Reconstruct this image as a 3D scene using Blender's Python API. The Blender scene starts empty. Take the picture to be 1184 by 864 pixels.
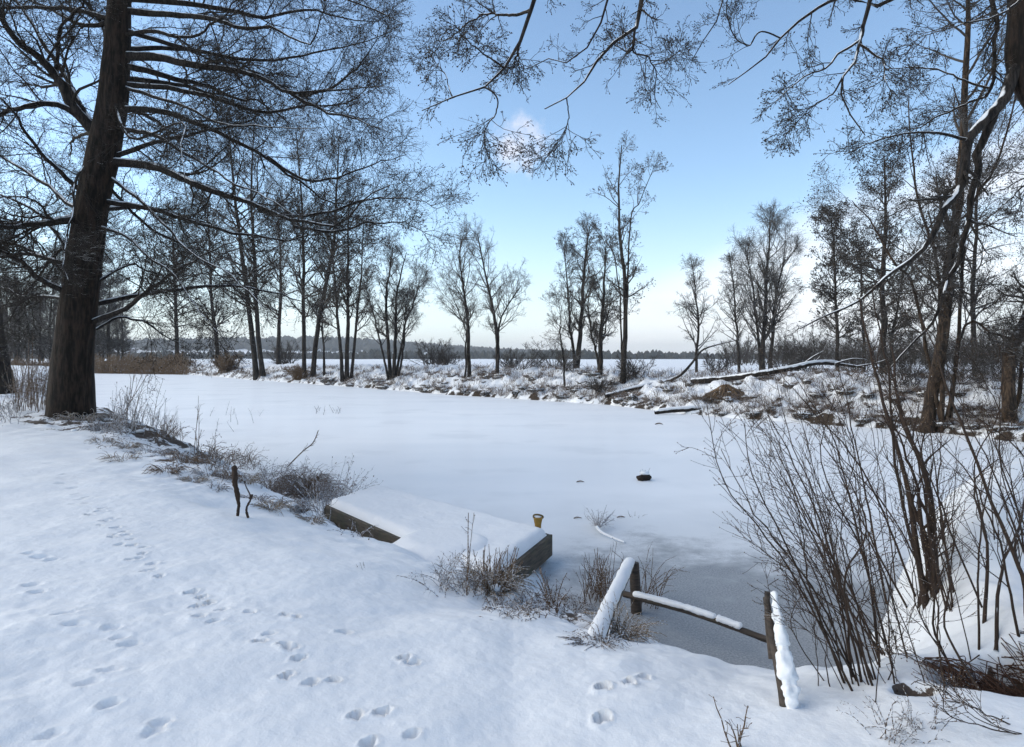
import bpy, math, random
import numpy as np
from mathutils import Vector

# ------------------------------------------------------------------ frame
F, CX, HZ, EYE = 760.0, 592.0, 414.0, 2.3      # pixels of the 1184-wide photograph; eye height above the ice
scene = bpy.context.scene
COL = scene.collection
rad = math.radians


def P(px, py, d):
    return np.array([d * (px - CX) / F, d, EYE + d * (HZ - py) / F])


def G(px, py, z=0.0):
    d = (EYE - z) * F / (py - HZ)
    return P(px, py, d)


# ------------------------------------------------------------------ noise
def _hash(ix, iy, seed):
    h = (ix.astype(np.int64) * 374761393 + iy.astype(np.int64) * 668265263 + seed * 974711) & 0x7fffffff
    h = ((h ^ (h >> 13)) * 1274126177) & 0x7fffffff
    return (h ^ (h >> 16)) & 0xffff


def perlin(x, y, seed=0):
    ix, iy = np.floor(x), np.floor(y)
    fx, fy = x - ix, y - iy
    u, v = fx * fx * fx * (fx * (fx * 6 - 15) + 10), fy * fy * fy * (fy * (fy * 6 - 15) + 10)

    def g(dx, dy):
        a = _hash(ix + dx, iy + dy, seed) * (2 * math.pi / 65536)
        return np.cos(a) * (fx - dx) + np.sin(a) * (fy - dy)
    n = (g(0, 0) * (1 - u) + g(1, 0) * u) * (1 - v) + (g(0, 1) * (1 - u) + g(1, 1) * u) * v
    return n * 1.5


def fbm(x, y, seed=0, octv=3, gain=.5):
    s, a = 0, 1.0
    for k in range(octv):
        s = s + a * perlin(x * 2 ** k, y * 2 ** k, seed + k * 17)
        a *= gain
    return s


def sstep(a, b, x):
    t = np.clip((x - a) / (b - a), 0, 1)
    return t * t * (3 - 2 * t)


def signed_dist(x, y, line, inside_poly):
    d2 = np.full(x.shape, 1e18)
    for (ax, ay), (bx, by) in zip(line[:-1], line[1:]):
        vx, vy = bx - ax, by - ay
        t = np.clip(((x - ax) * vx + (y - ay) * vy) / (vx * vx + vy * vy), 0, 1)
        d2 = np.minimum(d2, (x - ax - t * vx) ** 2 + (y - ay - t * vy) ** 2)
    ins = np.zeros(x.shape, bool)
    n = len(inside_poly)
    for i in range(n):
        (ax, ay), (bx, by) = inside_poly[i], inside_poly[(i + 1) % n]
        if ay == by:
            continue
        c = ((ay > y) != (by > y)) & (x < (bx - ax) * (y - ay) / (by - ay) + ax)
        ins ^= c
    return np.where(ins, 1, -1) * np.sqrt(d2)


def smooth_line(pts, n=6):
    p = np.array([pts[0]] + list(pts) + [pts[-1]], float)
    out = []
    for i in range(1, len(p) - 2):
        for k in range(n):
            t = k / n
            a, b, c, d = p[i - 1], p[i], p[i + 1], p[i + 2]
            out.append(.5 * (2 * b + (c - a) * t + (2 * a - 5 * b + 4 * c - d) * t * t + (3 * b - a - 3 * c + d) * t ** 3))
    out.append(p[-2])
    return np.array(out)


# ------------------------------------------------------------------ terrain
NEAR_SHORE = [(-140, 104), (-62, 84), (-27, 40), (-15, 22), (-9.6, 17.4), (-5.9, 13.0), (-3.4, 10), (-2.2, 8.5), (-1.0, 7.1),
              (-.25, 6.45), (.45, 5.75), (.95, 5.15), (1.33, 4.75), (1.78, 4.42), (2.17, 4.3), (2.5, 4.55), (2.85, 5.1),
              (3.9, 6.4), (5.6, 7.4), (8, 8.2), (18, 8.6), (45, 6)]
NEAR_SHORE = [tuple(p) for p in smooth_line(NEAR_SHORE, 4)]
NEAR_POLY = NEAR_SHORE + [(45, -40), (-140, -40)]
FAR_SHORE = [(-150, 112), (-95, 106), (-72, 104), (-65, 103), (-52, 96), (-41.6, 87), (-25.8, 67), (-13.4, 53), (-5.2, 42.6), (.4, 36.6),
             (4.6, 32.2), (6.75, 27.6), (9, 24.6), (11.6, 21.9), (13.2, 19.8), (14.2, 18), (17, 17), (46, 19)]
FAR_SHORE = [tuple(p) for p in smooth_line(FAR_SHORE, 4)]
FAR_POLY = FAR_SHORE + [(4000, 20), (4000, 5000), (-4000, 5000), (-4000, 112)]

# marks trodden into the snow: photo pixel, size in metres, depth
PRINTS = []
_pr = random.Random(5)
for (px, py) in [(60, 536), (74, 548), (70, 560), (88, 572), (84, 584), (98, 583), (103, 596), (116, 592), (122, 604), (133, 612), (130, 622), (146, 620),
                 (152, 632), (166, 634), (160, 646), (178, 652), (172, 662), (184, 668)]:
    PRINTS.append((px, py, .040, .028))
for k in range(26):
    t = k / 25
    PRINTS.append((18 + 150 * t + (5 + 5 * t) * (1 if k % 2 else -1) + _pr.uniform(-3, 3), 502 + 152 * t ** 1.15 + _pr.uniform(-3, 3), .034, .024))
for (px, py) in [(222, 685), (233, 690), (229, 700), (241, 697), (257, 705), (230, 714), (248, 718), (288, 709), (330, 712), (342, 714),
                 (300, 742), (311, 733), (328, 748), (335, 752), (345, 764), (331, 782), (360, 791), (386, 788), (411, 829), (443, 823), (398, 733),
                 (477, 768), (468, 762), (476, 851), (427, 860)]:
    PRINTS.append((px, py, .040, .04))
for (px, py) in [(697, 796), (696, 831), (728, 790), (745, 782)]:
    PRINTS.append((px, py, .045, .055))
for (px, py) in [(36, 640), (48, 645), (58, 648), (38, 678), (44, 686), (74, 710), (86, 724), (128, 726), (140, 738), (150, 745),
                 (128, 775), (125, 816), (103, 790), (186, 836), (178, 846), (60, 852)]:
    PRINTS.append((px, py, .052, .016))
PR_W = None


def near_T(x):
    return .70 + .75 * (1 - np.exp(np.minimum(x, 0) / 6.5)) + .045 * np.clip(x, 0, 8)


def near_base(x, y, fine=True):
    d = signed_dist(x, y, NEAR_SHORE, NEAR_POLY)
    w = np.interp(x, [-12, -5, -2, 1, 2.2, 2.9, 6], [2.6, 2.2, 2.5, 2.1, 1.5, .8, 1.3])
    w = w * (1 + .25 * perlin(x * .7, y * .7, 3))
    d = d + .12 * perlin(x * 1.6, y * 1.6, 4) + .05 * perlin(x * 5, y * 5, 5)
    s = np.clip(d / w, 0, 1)
    z = near_T(x) * (s * (2 - s)) * .94 + .07 * sstep(0, .12, d)
    z = np.where(d < 0, np.maximum(-.5, d * .8), z)
    land = sstep(0, .5, d)
    # drifted humps: against the landing stage, round the willow roots, on the bank crest
    for hx, hy, r, a in [(2.75, 4.15, .35, .20), (3.3, 4.7, .5, .30), (3.9, 5.3, .7, .40), (5.0, 5.9, 1.0, .50), (2.75, 3.42, .22, .10),
                         (2.2, 3.75, .4, .05), (-5.5, 10.8, .8, .1), (3.0, 3.3, .5, .06)]:
        z = z + a * np.exp(-((x - hx) ** 2 + (y - hy) ** 2) / (r * r)) * sstep(-.15, .3, d)
    r_ = np.hypot((x + .70) * .8 + (y - 6.86) * .35, (y - 6.86) * .8 - (x + .70) * .2)
    dr = .43 * (1 - sstep(.28, .85, r_))
    z = np.where(dr > 0, np.maximum(z, dr) + .03 * np.exp(-np.abs(z - dr) / .06) * (dr > .05), z)
    # hollow under the willow root on the right
    z = z - .26 * np.exp(-(((x - 2.36) / .30) ** 2 + ((y - 3.10) / .19) ** 2) ** 2)
    z = z - .13 * np.exp(-(((x - 1.84) / .08) ** 2 + ((y - 3.0) / .06) ** 2) ** 2)
    z = z + land * (.022 * fbm(x * .9, y * .9, 11, 3))
    return z, d


def near_z(x, y):
    x, y = np.atleast_1d(np.asarray(x, float)), np.atleast_1d(np.asarray(y, float))
    return near_base(x, y)[0]


def veg_mask(x, y, d):
    """how rough and weedy the ground is: the bank crest on the left and round the landing stage"""
    m = np.exp(-((d - 1.3) / .9) ** 2) * sstep(-2.3, -4.5, x) + .8 * np.exp(-((d - .5) / .6) ** 2) * sstep(1.3, .4, x) * sstep(-.75, -.15, x)
    m += .9 * np.exp(-((x + 7.6) ** 2 + (y - 11.6) ** 2) / 4.0)
    return np.clip(m, 0, 1)


def far_T(x, y):
    r = np.sqrt(x * x + y * y)
    hill = 34 * np.exp(-((x + 420) / 330) ** 2 - ((y - 1500) / 350) ** 2) + 22 * np.exp(-((x + 900) / 300) ** 2 - ((y - 1400) / 300) ** 2)
    hill += 14 * np.exp(-((x - 800) / 600) ** 2 - ((y - 2100) / 400) ** 2)
    return 1.25 + .15 * fbm(x * .02, y * .02, 40, 2) * sstep(60, 120, r) + hill


def far_base(x, y):
    d = signed_dist(x, y, FAR_SHORE, FAR_POLY)
    d = d + .5 * perlin(x * .35, y * .35, 24) * np.clip(20 / np.maximum(y, 5), .3, 1) + .18 * perlin(x * 1.3, y * 1.3, 25)
    w = 7.5 + 2 * perlin(x * .08, y * .08, 26)
    s = np.clip(d / w, 0, 1)
    st_ = .12 + .10 * perlin(x * .9, y * .9, 27)
    z = (far_T(x, y) - .2) * (s * (2 - s)) + st_ * sstep(0, .3, d)
    z = z + (.38 + .16 * perlin(x * .12, y * .12, 28)) * np.exp(-((d - 5) / 3.2) ** 2) * sstep(0, 2.5, d)
    rough = sstep(.1, .6, d) * (1 - sstep(6, 14, d)) + .12 * sstep(6, 14, d) * (1 - sstep(60, 160, d))
    n = fbm(x * 1.1, y * 1.1, 30, 3, .6)
    z = z + rough * (.17 * n + .16 * np.abs(perlin(x * 1.7, y * 1.7, 35)) + .09 * np.abs(perlin(x * 3.9, y * 3.9, 36)))
    z = np.where(d < 0, np.maximum(-.5, d * .8), z)
    return z, d


def far_z(x, y):
    x, y = np.atleast_1d(np.asarray(x, float)), np.atleast_1d(np.asarray(y, float))
    return far_base(x, y)[0]


_DS = np.concatenate([np.arange(1.6, 16, .02), np.arange(16, 60, .1)])


def hit(px, py):
    """first point of the near bank or the ice on the line of sight through a pixel"""
    x, z = _DS * (px - CX) / F, EYE + _DS * (HZ - py) / F
    zt = np.maximum(near_base(x, _DS)[0], 0.0)
    i = int(np.argmax(z <= zt)) if np.any(z <= zt) else len(_DS) - 1
    return np.array([x[i], _DS[i], zt[i]])


def on_near(x, y):
    return np.array([x, y, max(0.0, near_z(x, y)[0])])


def on_far(px, d):
    x = d * (px - CX) / F
    return np.array([x, d, max(0.0, far_z(x, d)[0])])


# ------------------------------------------------------------------ materials
def new_mat(name):
    m = bpy.data.materials.new(name)
    m.use_nodes = True
    nt = m.node_tree
    b = nt.nodes['Principled BSDF']
    return m, nt, b


def N(nt, kind, **kw):
    n = nt.nodes.new(kind)
    for k, v in kw.items():
        if k in n.inputs.keys():
            n.inputs[k].default_value = v
        else:
            setattr(n, k, v)
    return n


def L(nt, a, b):
    nt.links.new(a, b)


def noise(nt, scale, detail=3, vec=None, rough=.55):
    n = N(nt, 'ShaderNodeTexNoise')
    n.inputs['Scale'].default_value = scale
    n.inputs['Detail'].default_value = detail
    n.inputs['Roughness'].default_value = rough
    if vec is not None:
        L(nt, vec, n.inputs['Vector'])
    return n.outputs['Fac']


def ramp(nt, src, a, b, smooth=True):
    m = N(nt, 'ShaderNodeMapRange')
    m.interpolation_type = 'SMOOTHSTEP' if smooth else 'LINEAR'
    m.inputs['From Min'].default_value = a
    m.inputs['From Max'].default_value = b
    L(nt, src, m.inputs['Value'])
    return m.outputs['Result']


def math_n(nt, op, a, b=None):
    m = N(nt, 'ShaderNodeMath')
    m.operation = op
    for i, s in enumerate((a, b)):
        if s is None:
            continue
        if isinstance(s, (int, float)):
            m.inputs[i].default_value = s
        else:
            L(nt, s, m.inputs[i])
    return m.outputs[0]


def mixc(nt, fac, a, b):
    m = N(nt, 'ShaderNodeMix')
    m.data_type = 'RGBA'
    for i, s in ((0, fac), (6, a), (7, b)):
        if isinstance(s, (int, float)):
            m.inputs[i].default_value = s
        elif isinstance(s, (tuple, list)):
            m.inputs[i].default_value = (*s[:3], 1)
        else:
            L(nt, s, m.inputs[i])
    return m.outputs[2]


def bump(nt, b, height, strength, dist):
    n = N(nt, 'ShaderNodeBump')
    n.inputs['Strength'].default_value = strength
    n.inputs['Distance'].default_value = dist
    L(nt, height, n.inputs['Height'])
    L(nt, n.outputs['Normal'], b.inputs['Normal'])


def pos(nt):
    return N(nt, 'ShaderNodeNewGeometry').outputs['Position']


def objco(nt):
    return N(nt, 'ShaderNodeTexCoord').outputs['Object']


def normal_z(nt):
    g = N(nt, 'ShaderNodeNewGeometry')
    s = N(nt, 'ShaderNodeSeparateXYZ')
    L(nt, g.outputs['Normal'], s.inputs[0])
    return s.outputs['Z']


SNOW = (.86, .865, .87)
EARTH = (.055, .038, .026)


def mat_snow(name='snow', bare=False, strength=.5):
    m, nt, b = new_mat(name)
    p = pos(nt)
    c = mixc(nt, noise(nt, 1.3, 3, p), (.76, .765, .775), (.83, .83, .83))
    if bare:
        a = N(nt, 'ShaderNodeAttribute')
        a.attribute_name = 'bare'
        n = noise(nt, 11, 6, p, .7)
        f = math_n(nt, 'MULTIPLY', ramp(nt, math_n(nt, 'ADD', a.outputs['Fac'], n), .90, .98), .95)
        e = mixc(nt, noise(nt, 40, 3, p), (.016, .009, .005), (.085, .050, .028))
        c = mixc(nt, f, c, e)
    L(nt, c, b.inputs['Base Color'])
    b.inputs['Roughness'].default_value = .7
    b.inputs['Specular IOR Level'].default_value = .2
    h = math_n(nt, 'ADD', math_n(nt, 'MULTIPLY', noise(nt, 220, 2, p), .12), noise(nt, 18, 4, p, .6))
    bump(nt, b, h, strength, .014)
    return m


def mat_field():
    m, nt, b = new_mat('snowy_bank')
    p = pos(nt)
    nz = normal_z(nt)
    n = noise(nt, 3.6, 6, p, .72)
    a = N(nt, 'ShaderNodeAttribute')
    a.attribute_name = 'bare'
    steep = math_n(nt, 'SUBTRACT', 1.0, nz)
    f = ramp(nt, math_n(nt, 'ADD', math_n(nt, 'ADD', math_n(nt, 'MULTIPLY', steep, 2.0), math_n(nt, 'MULTIPLY', n, .9)), a.outputs['Fac']), .96, 1.16)
    e = mixc(nt, noise(nt, 9, 4, p), (.016, .012, .009), (.075, .052, .034))
    c = mixc(nt, f, mixc(nt, noise(nt, .25, 4, p), (.82, .825, .835), (.88, .88, .88)), e)
    L(nt, c, b.inputs['Base Color'])
    b.inputs['Roughness'].default_value = .75
    b.inputs['Specular IOR Level'].default_value = .2
    bump(nt, b, noise(nt, 12, 4, p, .65), .6, .08)
    return m


def mat_ice():
    m, nt, b = new_mat('ice')
    p = pos(nt)
    sx = N(nt, 'ShaderNodeSeparateXYZ')
    L(nt, p, sx.inputs[0])
    # wind has cleared the snow off the ice by the broken rail: centre (2.2, 5.4), fading outwards
    vd = N(nt, 'ShaderNodeVectorMath')
    vd.operation = 'DISTANCE'
    vd.inputs[1].default_value = (2.1, 5.2, 0)
    L(nt, p, vd.inputs[0])
    dist = math_n(nt, 'ADD', vd.outputs['Value'], math_n(nt, 'MULTIPLY', math_n(nt, 'SUBTRACT', noise(nt, .9, 5, p, .6), .5), 3.4))
    cleared = ramp(nt, dist, 4.3, 1.0)
    half = ramp(nt, dist, 6.8, 2.4)
    mp = N(nt, 'ShaderNodeMapping')
    mp.inputs['Scale'].default_value = (.12, .5, 1)
    mp.inputs['Rotation'].default_value = (0, 0, .25)
    L(nt, p, mp.inputs['Vector'])
    drift = noise(nt, 1.0, 5, mp.outputs['Vector'], .6)
    grain = noise(nt, 55, 4, p, .75)
    snow = mixc(nt, ramp(nt, drift, .2, .8), (.82, .83, .84), (.89, .89, .89))
    grey = mixc(nt, ramp(nt, grain, .3, .75), (.11, .12, .13), (.37, .385, .40))
    patch = ramp(nt, noise(nt, .35, 6, p, .62), .52, .66)
    snow = mixc(nt, math_n(nt, 'MULTIPLY', patch, .35), snow, (.66, .675, .69))
    c = mixc(nt, math_n(nt, 'MULTIPLY', half, .40), snow, (.42, .44, .46))
    mott = math_n(nt, 'SUBTRACT', noise(nt, 2.6, 6, p, .68), .5)
    speck = ramp(nt, math_n(nt, 'ADD', math_n(nt, 'ADD', cleared, math_n(nt, 'MULTIPLY', mott, 1.3)), math_n(nt, 'MULTIPLY', math_n(nt, 'SUBTRACT', grain, .5), 1.0)), .15, .95)
    c = mixc(nt, math_n(nt, 'MULTIPLY', speck, .88), c, grey)
    L(nt, c, b.inputs['Base Color'])
    r = N(nt, 'ShaderNodeMapRange')
    r.inputs['To Min'].default_value = .5
    r.inputs['To Max'].default_value = .7
    L(nt, drift, r.inputs['Value'])
    L(nt, r.outputs[0], b.inputs['Roughness'])
    b.inputs['Specular IOR Level'].default_value = .3
    b.inputs['Coat Weight'].default_value = .05
    b.inputs['Coat Roughness'].default_value = .12
    h = math_n(nt, 'ADD', math_n(nt, 'MULTIPLY', grain, .35), noise(nt, 6, 4, p))
    bump(nt, b, h, .22, .012)
    return m


def mat_bark(name, dark, light, snow=0.0, scale=1.0, moss=False):
    m, nt, b = new_mat(name)
    p = pos(nt)
    mp = N(nt, 'ShaderNodeMapping')
    mp.inputs['Scale'].default_value = (1, 1, .18)
    L(nt, p, mp.inputs['Vector'])
    n = math_n(nt, 'ADD', math_n(nt, 'MULTIPLY', noise(nt, 26 * scale, 5, mp.outputs['Vector'], .65), .5), math_n(nt, 'MULTIPLY', noise(nt, 12 * scale, 4, mp.outputs['Vector'], .7), .5))
    c = mixc(nt, ramp(nt, n, .42, .60), dark, light)
    if moss:
        c = mixc(nt, math_n(nt, 'MULTIPLY', ramp(nt, noise(nt, 2.5, 3, p), .45, .7), .55), c, (.055, .06, .028))
    if snow:
        nz = normal_z(nt)
        f = ramp(nt, math_n(nt, 'ADD', nz, math_n(nt, 'MULTIPLY', noise(nt, 2.6 * scale, 3, p), 1.0)), 1.52 - snow, 1.62 - snow)
        c = mixc(nt, f, c, SNOW)
    L(nt, c, b.inputs['Base Color'])
    b.inputs['Roughness'].default_value = .85
    b.inputs['Specular IOR Level'].default_value = .2
    bump(nt, b, n, 1.0, .05 / scale)
    return m


def mat_plain(name, c0, c1, scale=20, frost=0.0, rough=.8, snow=0.0):
    m, nt, b = new_mat(name)
    p = pos(nt)
    c = mixc(nt, noise(nt, scale, 3, p), c0, c1)
    if frost:
        f = ramp(nt, noise(nt, scale * 2.2, 3, p), .62 - frost * .35, .72 - frost * .3)
        c = mixc(nt, math_n(nt, 'MULTIPLY', f, .85), c, (.66, .69, .74))
    if snow:
        nz = normal_z(nt)
        f = ramp(nt, math_n(nt, 'ADD', nz, math_n(nt, 'MULTIPLY', noise(nt, 6, 3, p), 1.0)), 1.5 - snow, 1.6 - snow)
        c = mixc(nt, f, c, SNOW)
    L(nt, c, b.inputs['Base Color'])
    b.inputs['Roughness'].default_value = rough
    b.inputs['Specular IOR Level'].default_value = .25
    return m


def mat_wood(name, dark, light):
    m, nt, b = new_mat(name)
    tc = objco(nt)
    mp = N(nt, 'ShaderNodeMapping')
    mp.inputs['Scale'].default_value = (1, 1, 9)
    L(nt, tc, mp.inputs['Vector'])
    n = noise(nt, 5, 6, mp.outputs['Vector'], .65)
    c = mixc(nt, ramp(nt, n, .3, .7), dark, light)
    c = mixc(nt, math_n(nt, 'MULTIPLY', ramp(nt, noise(nt, 3, 3, tc), .5, .7), .6), c, (.05, .055, .03))
    L(nt, c, b.inputs['Base Color'])
    b.inputs['Roughness'].default_value = .8
    bump(nt, b, n, .5, .01)
    return m


M = dict(
    snow=mat_snow(), bank=mat_snow('snow_bank', True), field=mat_field(), ice=mat_ice(),
    bark=mat_bark('alder_bark', (.008, .006, .0045), (.036, .024, .017), 0, 1.0),
    limb=mat_bark('limb_bark', (.016, .013, .011), (.06, .05, .042), .22, 1.6),
    limb_snowy=mat_bark('limb_bark_snowy', (.010, .008, .007), (.042, .034, .028), .50, 1.6),
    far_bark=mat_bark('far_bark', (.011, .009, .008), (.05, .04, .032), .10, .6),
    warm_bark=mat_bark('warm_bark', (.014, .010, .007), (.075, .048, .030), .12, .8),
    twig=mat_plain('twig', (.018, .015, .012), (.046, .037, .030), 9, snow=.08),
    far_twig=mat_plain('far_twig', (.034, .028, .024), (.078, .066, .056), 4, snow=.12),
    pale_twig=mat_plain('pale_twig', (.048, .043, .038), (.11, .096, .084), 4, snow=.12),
    cone=mat_plain('catkin', (.012, .010, .008), (.04, .03, .023), 30),
    willow=mat_plain('willow_bark', (.016, .010, .007), (.060, .038, .026), 25, snow=.06),
    weed=mat_plain('weed', (.05, .034, .024), (.15, .10, .065), 40, frost=.48),
    weed_brown=mat_plain('weed_brown', (.055, .034, .02), (.17, .105, .058), 40, frost=.22),
    grass=mat_plain('dry_grass', (.12, .085, .05), (.30, .22, .14), 40, frost=.38),
    root_brown=mat_plain('root_brown', (.030, .014, .008), (.10, .05, .03), 30),
    tussock=mat_plain('tussock', (.010, .008, .006), (.06, .042, .027), 12, snow=.5, frost=.2),
    reed=mat_plain('reed', (.06, .035, .02), (.24, .155, .085), 2.2, frost=.05),
    wood=mat_wood('wet_wood', (.028, .022, .016), (.10, .078, .052)),
    post=mat_wood('dark_post', (.02, .015, .012), (.07, .05, .036)),
    earth=mat_plain('earth', (.008, .006, .004), (.04, .024, .016), 18),
    root_earth=mat_plain('root_earth', (.022, .015, .010), (.085, .058, .036), 10, snow=.02),
    forest=mat_plain('forest', (.02, .024, .022), (.05, .052, .046), .1),
    yellow=mat_plain('yellow_paint', (.20, .11, .02), (.38, .23, .05), 40, rough=.55),
    green=mat_plain('dark_green_paint', (.06, .046, .02), (.17, .115, .035), 40, rough=.5),
)


# ------------------------------------------------------------------ objects
def tag(o, label=None, cat=None, group=None, kind=None):
    if label: o['label'] = label
    if cat: o['category'] = cat
    if group: o['group'] = group
    if kind: o['kind'] = kind
    return o


def empty(name, loc, label, cat, group=None):
    o = bpy.data.objects.new(name, None)
    o.empty_display_size = .2
    o.location = tuple(loc)
    COL.objects.link(o)
    return tag(o, label, cat, group)


class MB:
    def __init__(self):
        self.V, self.Fq, self.Ft, self.n = [], [], [], 0

    def add(self, V, quads=None, tris=None):
        V = np.asarray(V, float).reshape(-1, 3)
        if quads is not None and len(quads):
            self.Fq.append(np.asarray(quads, np.int64) + self.n)
        if tris is not None and len(tris):
            self.Ft.append(np.asarray(tris, np.int64) + self.n)
        self.V.append(V)
        self.n += len(V)

    def tubes(self, Pt, R, S=3, cap=False):
        Pt, R = np.asarray(Pt, float), np.asarray(R, float)
        if Pt.ndim == 2:
            Pt, R = Pt[None], R[None]
        n, K, _ = Pt.shape
        if n == 0:
            return
        T = np.gradient(Pt, axis=1)
        T /= np.linalg.norm(T, axis=2, keepdims=True) + 1e-9
        mean = Pt[:, -1] - Pt[:, 0]
        ax = np.argmin(np.abs(mean), axis=1)
        ref = np.eye(3)[ax][:, None, :]
        U = np.cross(T, np.broadcast_to(ref, T.shape))
        U /= np.linalg.norm(U, axis=2, keepdims=True) + 1e-9
        W = np.cross(T, U)
        a = np.arange(S) * 2 * math.pi / S
        V = Pt[:, :, None, :] + R[:, :, None, None] * (np.cos(a)[None, None, :, None] * U[:, :, None, :] + np.sin(a)[None, None, :, None] * W[:, :, None, :])
        base = (np.arange(n) * K * S)[:, None, None]
        k = (np.arange(K - 1) * S)[None, :, None]
        s = np.arange(S)[None, None, :]
        s2 = (s + 1) % S
        q = np.stack([base + k + s, base + k + s2, base + k + S + s2, base + k + S + s], axis=-1).reshape(-1, 4)
        self.add(V.reshape(-1, 3), q)
        if cap:
            for i in range(n):
                for kk, fl in ((0, True), (K - 1, False)):
                    c = Pt[i, kk]
                    ring = V[i, kk]
                    vv = np.vstack([ring, c[None]])
                    t = [(j, (j + 1) % S, S) if not fl else ((j + 1) % S, j, S) for j in range(S)]
                    self.add(vv, None, t)

    def octs(self, C, A, la, lw):
        """elongated octahedra: centres, axes, half length, half width"""
        C, A = np.asarray(C, float), np.asarray(A, float)
        if not len(C):
            return
        A = A / (np.linalg.norm(A, axis=1, keepdims=True) + 1e-9)
        ref = np.eye(3)[np.argmin(np.abs(A), axis=1)]
        U = np.cross(A, ref)
        U /= np.linalg.norm(U, axis=1, keepdims=True) + 1e-9
        W = np.cross(A, U)
        la = np.broadcast_to(np.asarray(la, float), (len(C),))[:, None]
        lw = np.broadcast_to(np.asarray(lw, float), (len(C),))[:, None]
        V = np.stack([C + A * la, C + U * lw, C + W * lw, C - U * lw, C - W * lw, C - A * la], axis=1)
        t = np.array([(0, 1, 2), (0, 2, 3), (0, 3, 4), (0, 4, 1), (5, 2, 1), (5, 3, 2), (5, 4, 3), (5, 1, 4)])
        self.add(V.reshape(-1, 3), None, (t[None] + (np.arange(len(C)) * 6)[:, None, None]).reshape(-1, 3))

    def box(self, c, ux, uy, uz):
        """box from a corner frame: centre, three half-axis vectors"""
        c, ux, uy, uz = (np.asarray(v, float) for v in (c, ux, uy, uz))
        V = [c + sx * ux + sy * uy + sz * uz for sz in (-1, 1) for sy in (-1, 1) for sx in (-1, 1)]
        self.add(V, [(0, 2, 3, 1), (4, 5, 7, 6), (0, 1, 5, 4), (2, 6, 7, 3), (0, 4, 6, 2), (1, 3, 7, 5)])

    def build(self, name, mat, parent=None, smooth=True, bev=0):
        me = bpy.data.meshes.new(name)
        V = np.concatenate(self.V) if self.V else np.zeros((0, 3))
        off = np.zeros(3)
        q_ = parent
        while q_ is not None:
            off = off + np.array(q_.location)
            q_ = q_.parent
        V = V - off
        q = np.concatenate(self.Fq) if self.Fq else np.zeros((0, 4), np.int64)
        t = np.concatenate(self.Ft) if self.Ft else np.zeros((0, 3), np.int64)
        me.vertices.add(len(V))
        me.vertices.foreach_set('co', V.astype(np.float32).ravel())
        me.loops.add(4 * len(q) + 3 * len(t))
        me.loops.foreach_set('vertex_index', np.concatenate([q.ravel(), t.ravel()]).astype(np.int32))
        me.polygons.add(len(q) + len(t))
        me.polygons.foreach_set('loop_start', np.concatenate([np.arange(len(q)) * 4, 4 * len(q) + np.arange(len(t)) * 3]).astype(np.int32))
        me.polygons.foreach_set('loop_total', np.concatenate([np.full(len(q), 4), np.full(len(t), 3)]).astype(np.int32))
        me.polygons.foreach_set('use_smooth', np.full(len(q) + len(t), smooth))
        me.update(calc_edges=True)
        me.materials.append(mat)
        o = bpy.data.objects.new(name, me)
        COL.objects.link(o)
        if parent is not None:
            o.parent = parent
        if bev:
            md = o.modifiers.new('bevel', 'BEVEL')
            md.width = bev
            md.segments = 2
        return o


def path(pts, n=14):
    """smooth 3-D path through control points, n points along it"""
    p = np.asarray(pts, float)
    if len(p) == 2:
        t = np.linspace(0, 1, n)[:, None]
        return p[0] * (1 - t) + p[1] * t
    q = smooth_line(p, 8)
    s = np.concatenate([[0], np.cumsum(np.linalg.norm(np.diff(q, axis=0), axis=1))])
    u = np.linspace(0, s[-1], n)
    return np.stack([np.interp(u, s, q[:, k]) for k in range(3)], axis=1)


def grow(rng, Pp, Rp, n, t0, t1, length, ang, K, up=0.0, wig=.15, rr=.6, rmin=.003, taper=.25, flat=0.0, tip_len=.45):
    """n children on every parent polyline; returns points and radii of the children"""
    Np, Kp, _ = Pp.shape
    n = np.full(Np, n, int) if np.isscalar(n) else np.asarray(n, int)
    idx = np.repeat(np.arange(Np), n)
    M_ = len(idx)
    if M_ == 0:
        return np.zeros((0, K, 3)), np.zeros((0, K))
    t = t0 + (t1 - t0) * rng.random(M_)
    f = t * (Kp - 1)
    i = np.minimum(f.astype(int), Kp - 2)
    w = (f - i)[:, None]
    A, B = Pp[idx, i], Pp[idx, i + 1]
    p0 = A * (1 - w) + B * w
    r0 = Rp[idx, i] * (1 - w[:, 0]) + Rp[idx, i + 1] * w[:, 0]
    T = B - A
    T /= np.linalg.norm(T, axis=1, keepdims=True) + 1e-9
    q = rng.normal(size=(M_, 3))
    if flat:
        q[:, 2] *= (1 - flat)
    q -= T * np.sum(q * T, axis=1, keepdims=True)
    q /= np.linalg.norm(q, axis=1, keepdims=True) + 1e-9
    a = ang + rng.normal(size=M_) * .22
    D = np.cos(a)[:, None] * T + np.sin(a)[:, None] * q
    Lp = np.linalg.norm(np.diff(Pp, axis=1), axis=2).sum(1)
    Lc = length(idx, t, rng) if callable(length) else np.full(M_, length) * (1 - (1 - tip_len) * (t - t0) / max(1e-6, t1 - t0)) * rng.uniform(.55, 1.25, M_)
    out = np.zeros((M_, K, 3))
    out[:, 0] = p0
    st = (Lc / (K - 1))[:, None]
    for k in range(1, K):
        D = D + wig * rng.normal(size=(M_, 3))
        D[:, 2] += up
        D /= np.linalg.norm(D, axis=1, keepdims=True) + 1e-9
        out[:, k] = out[:, k - 1] + D * st
    rs = np.maximum(np.minimum(r0 * rr, r0), rmin)
    R = rs[:, None] * (1 - (1 - taper) * np.linspace(0, 1, K)[None]) 
    R = np.maximum(R, rmin * .7)
    return out, R


def ends(Pt):
    return Pt[:, -1], Pt[:, -1] - Pt[:, -2]


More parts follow.
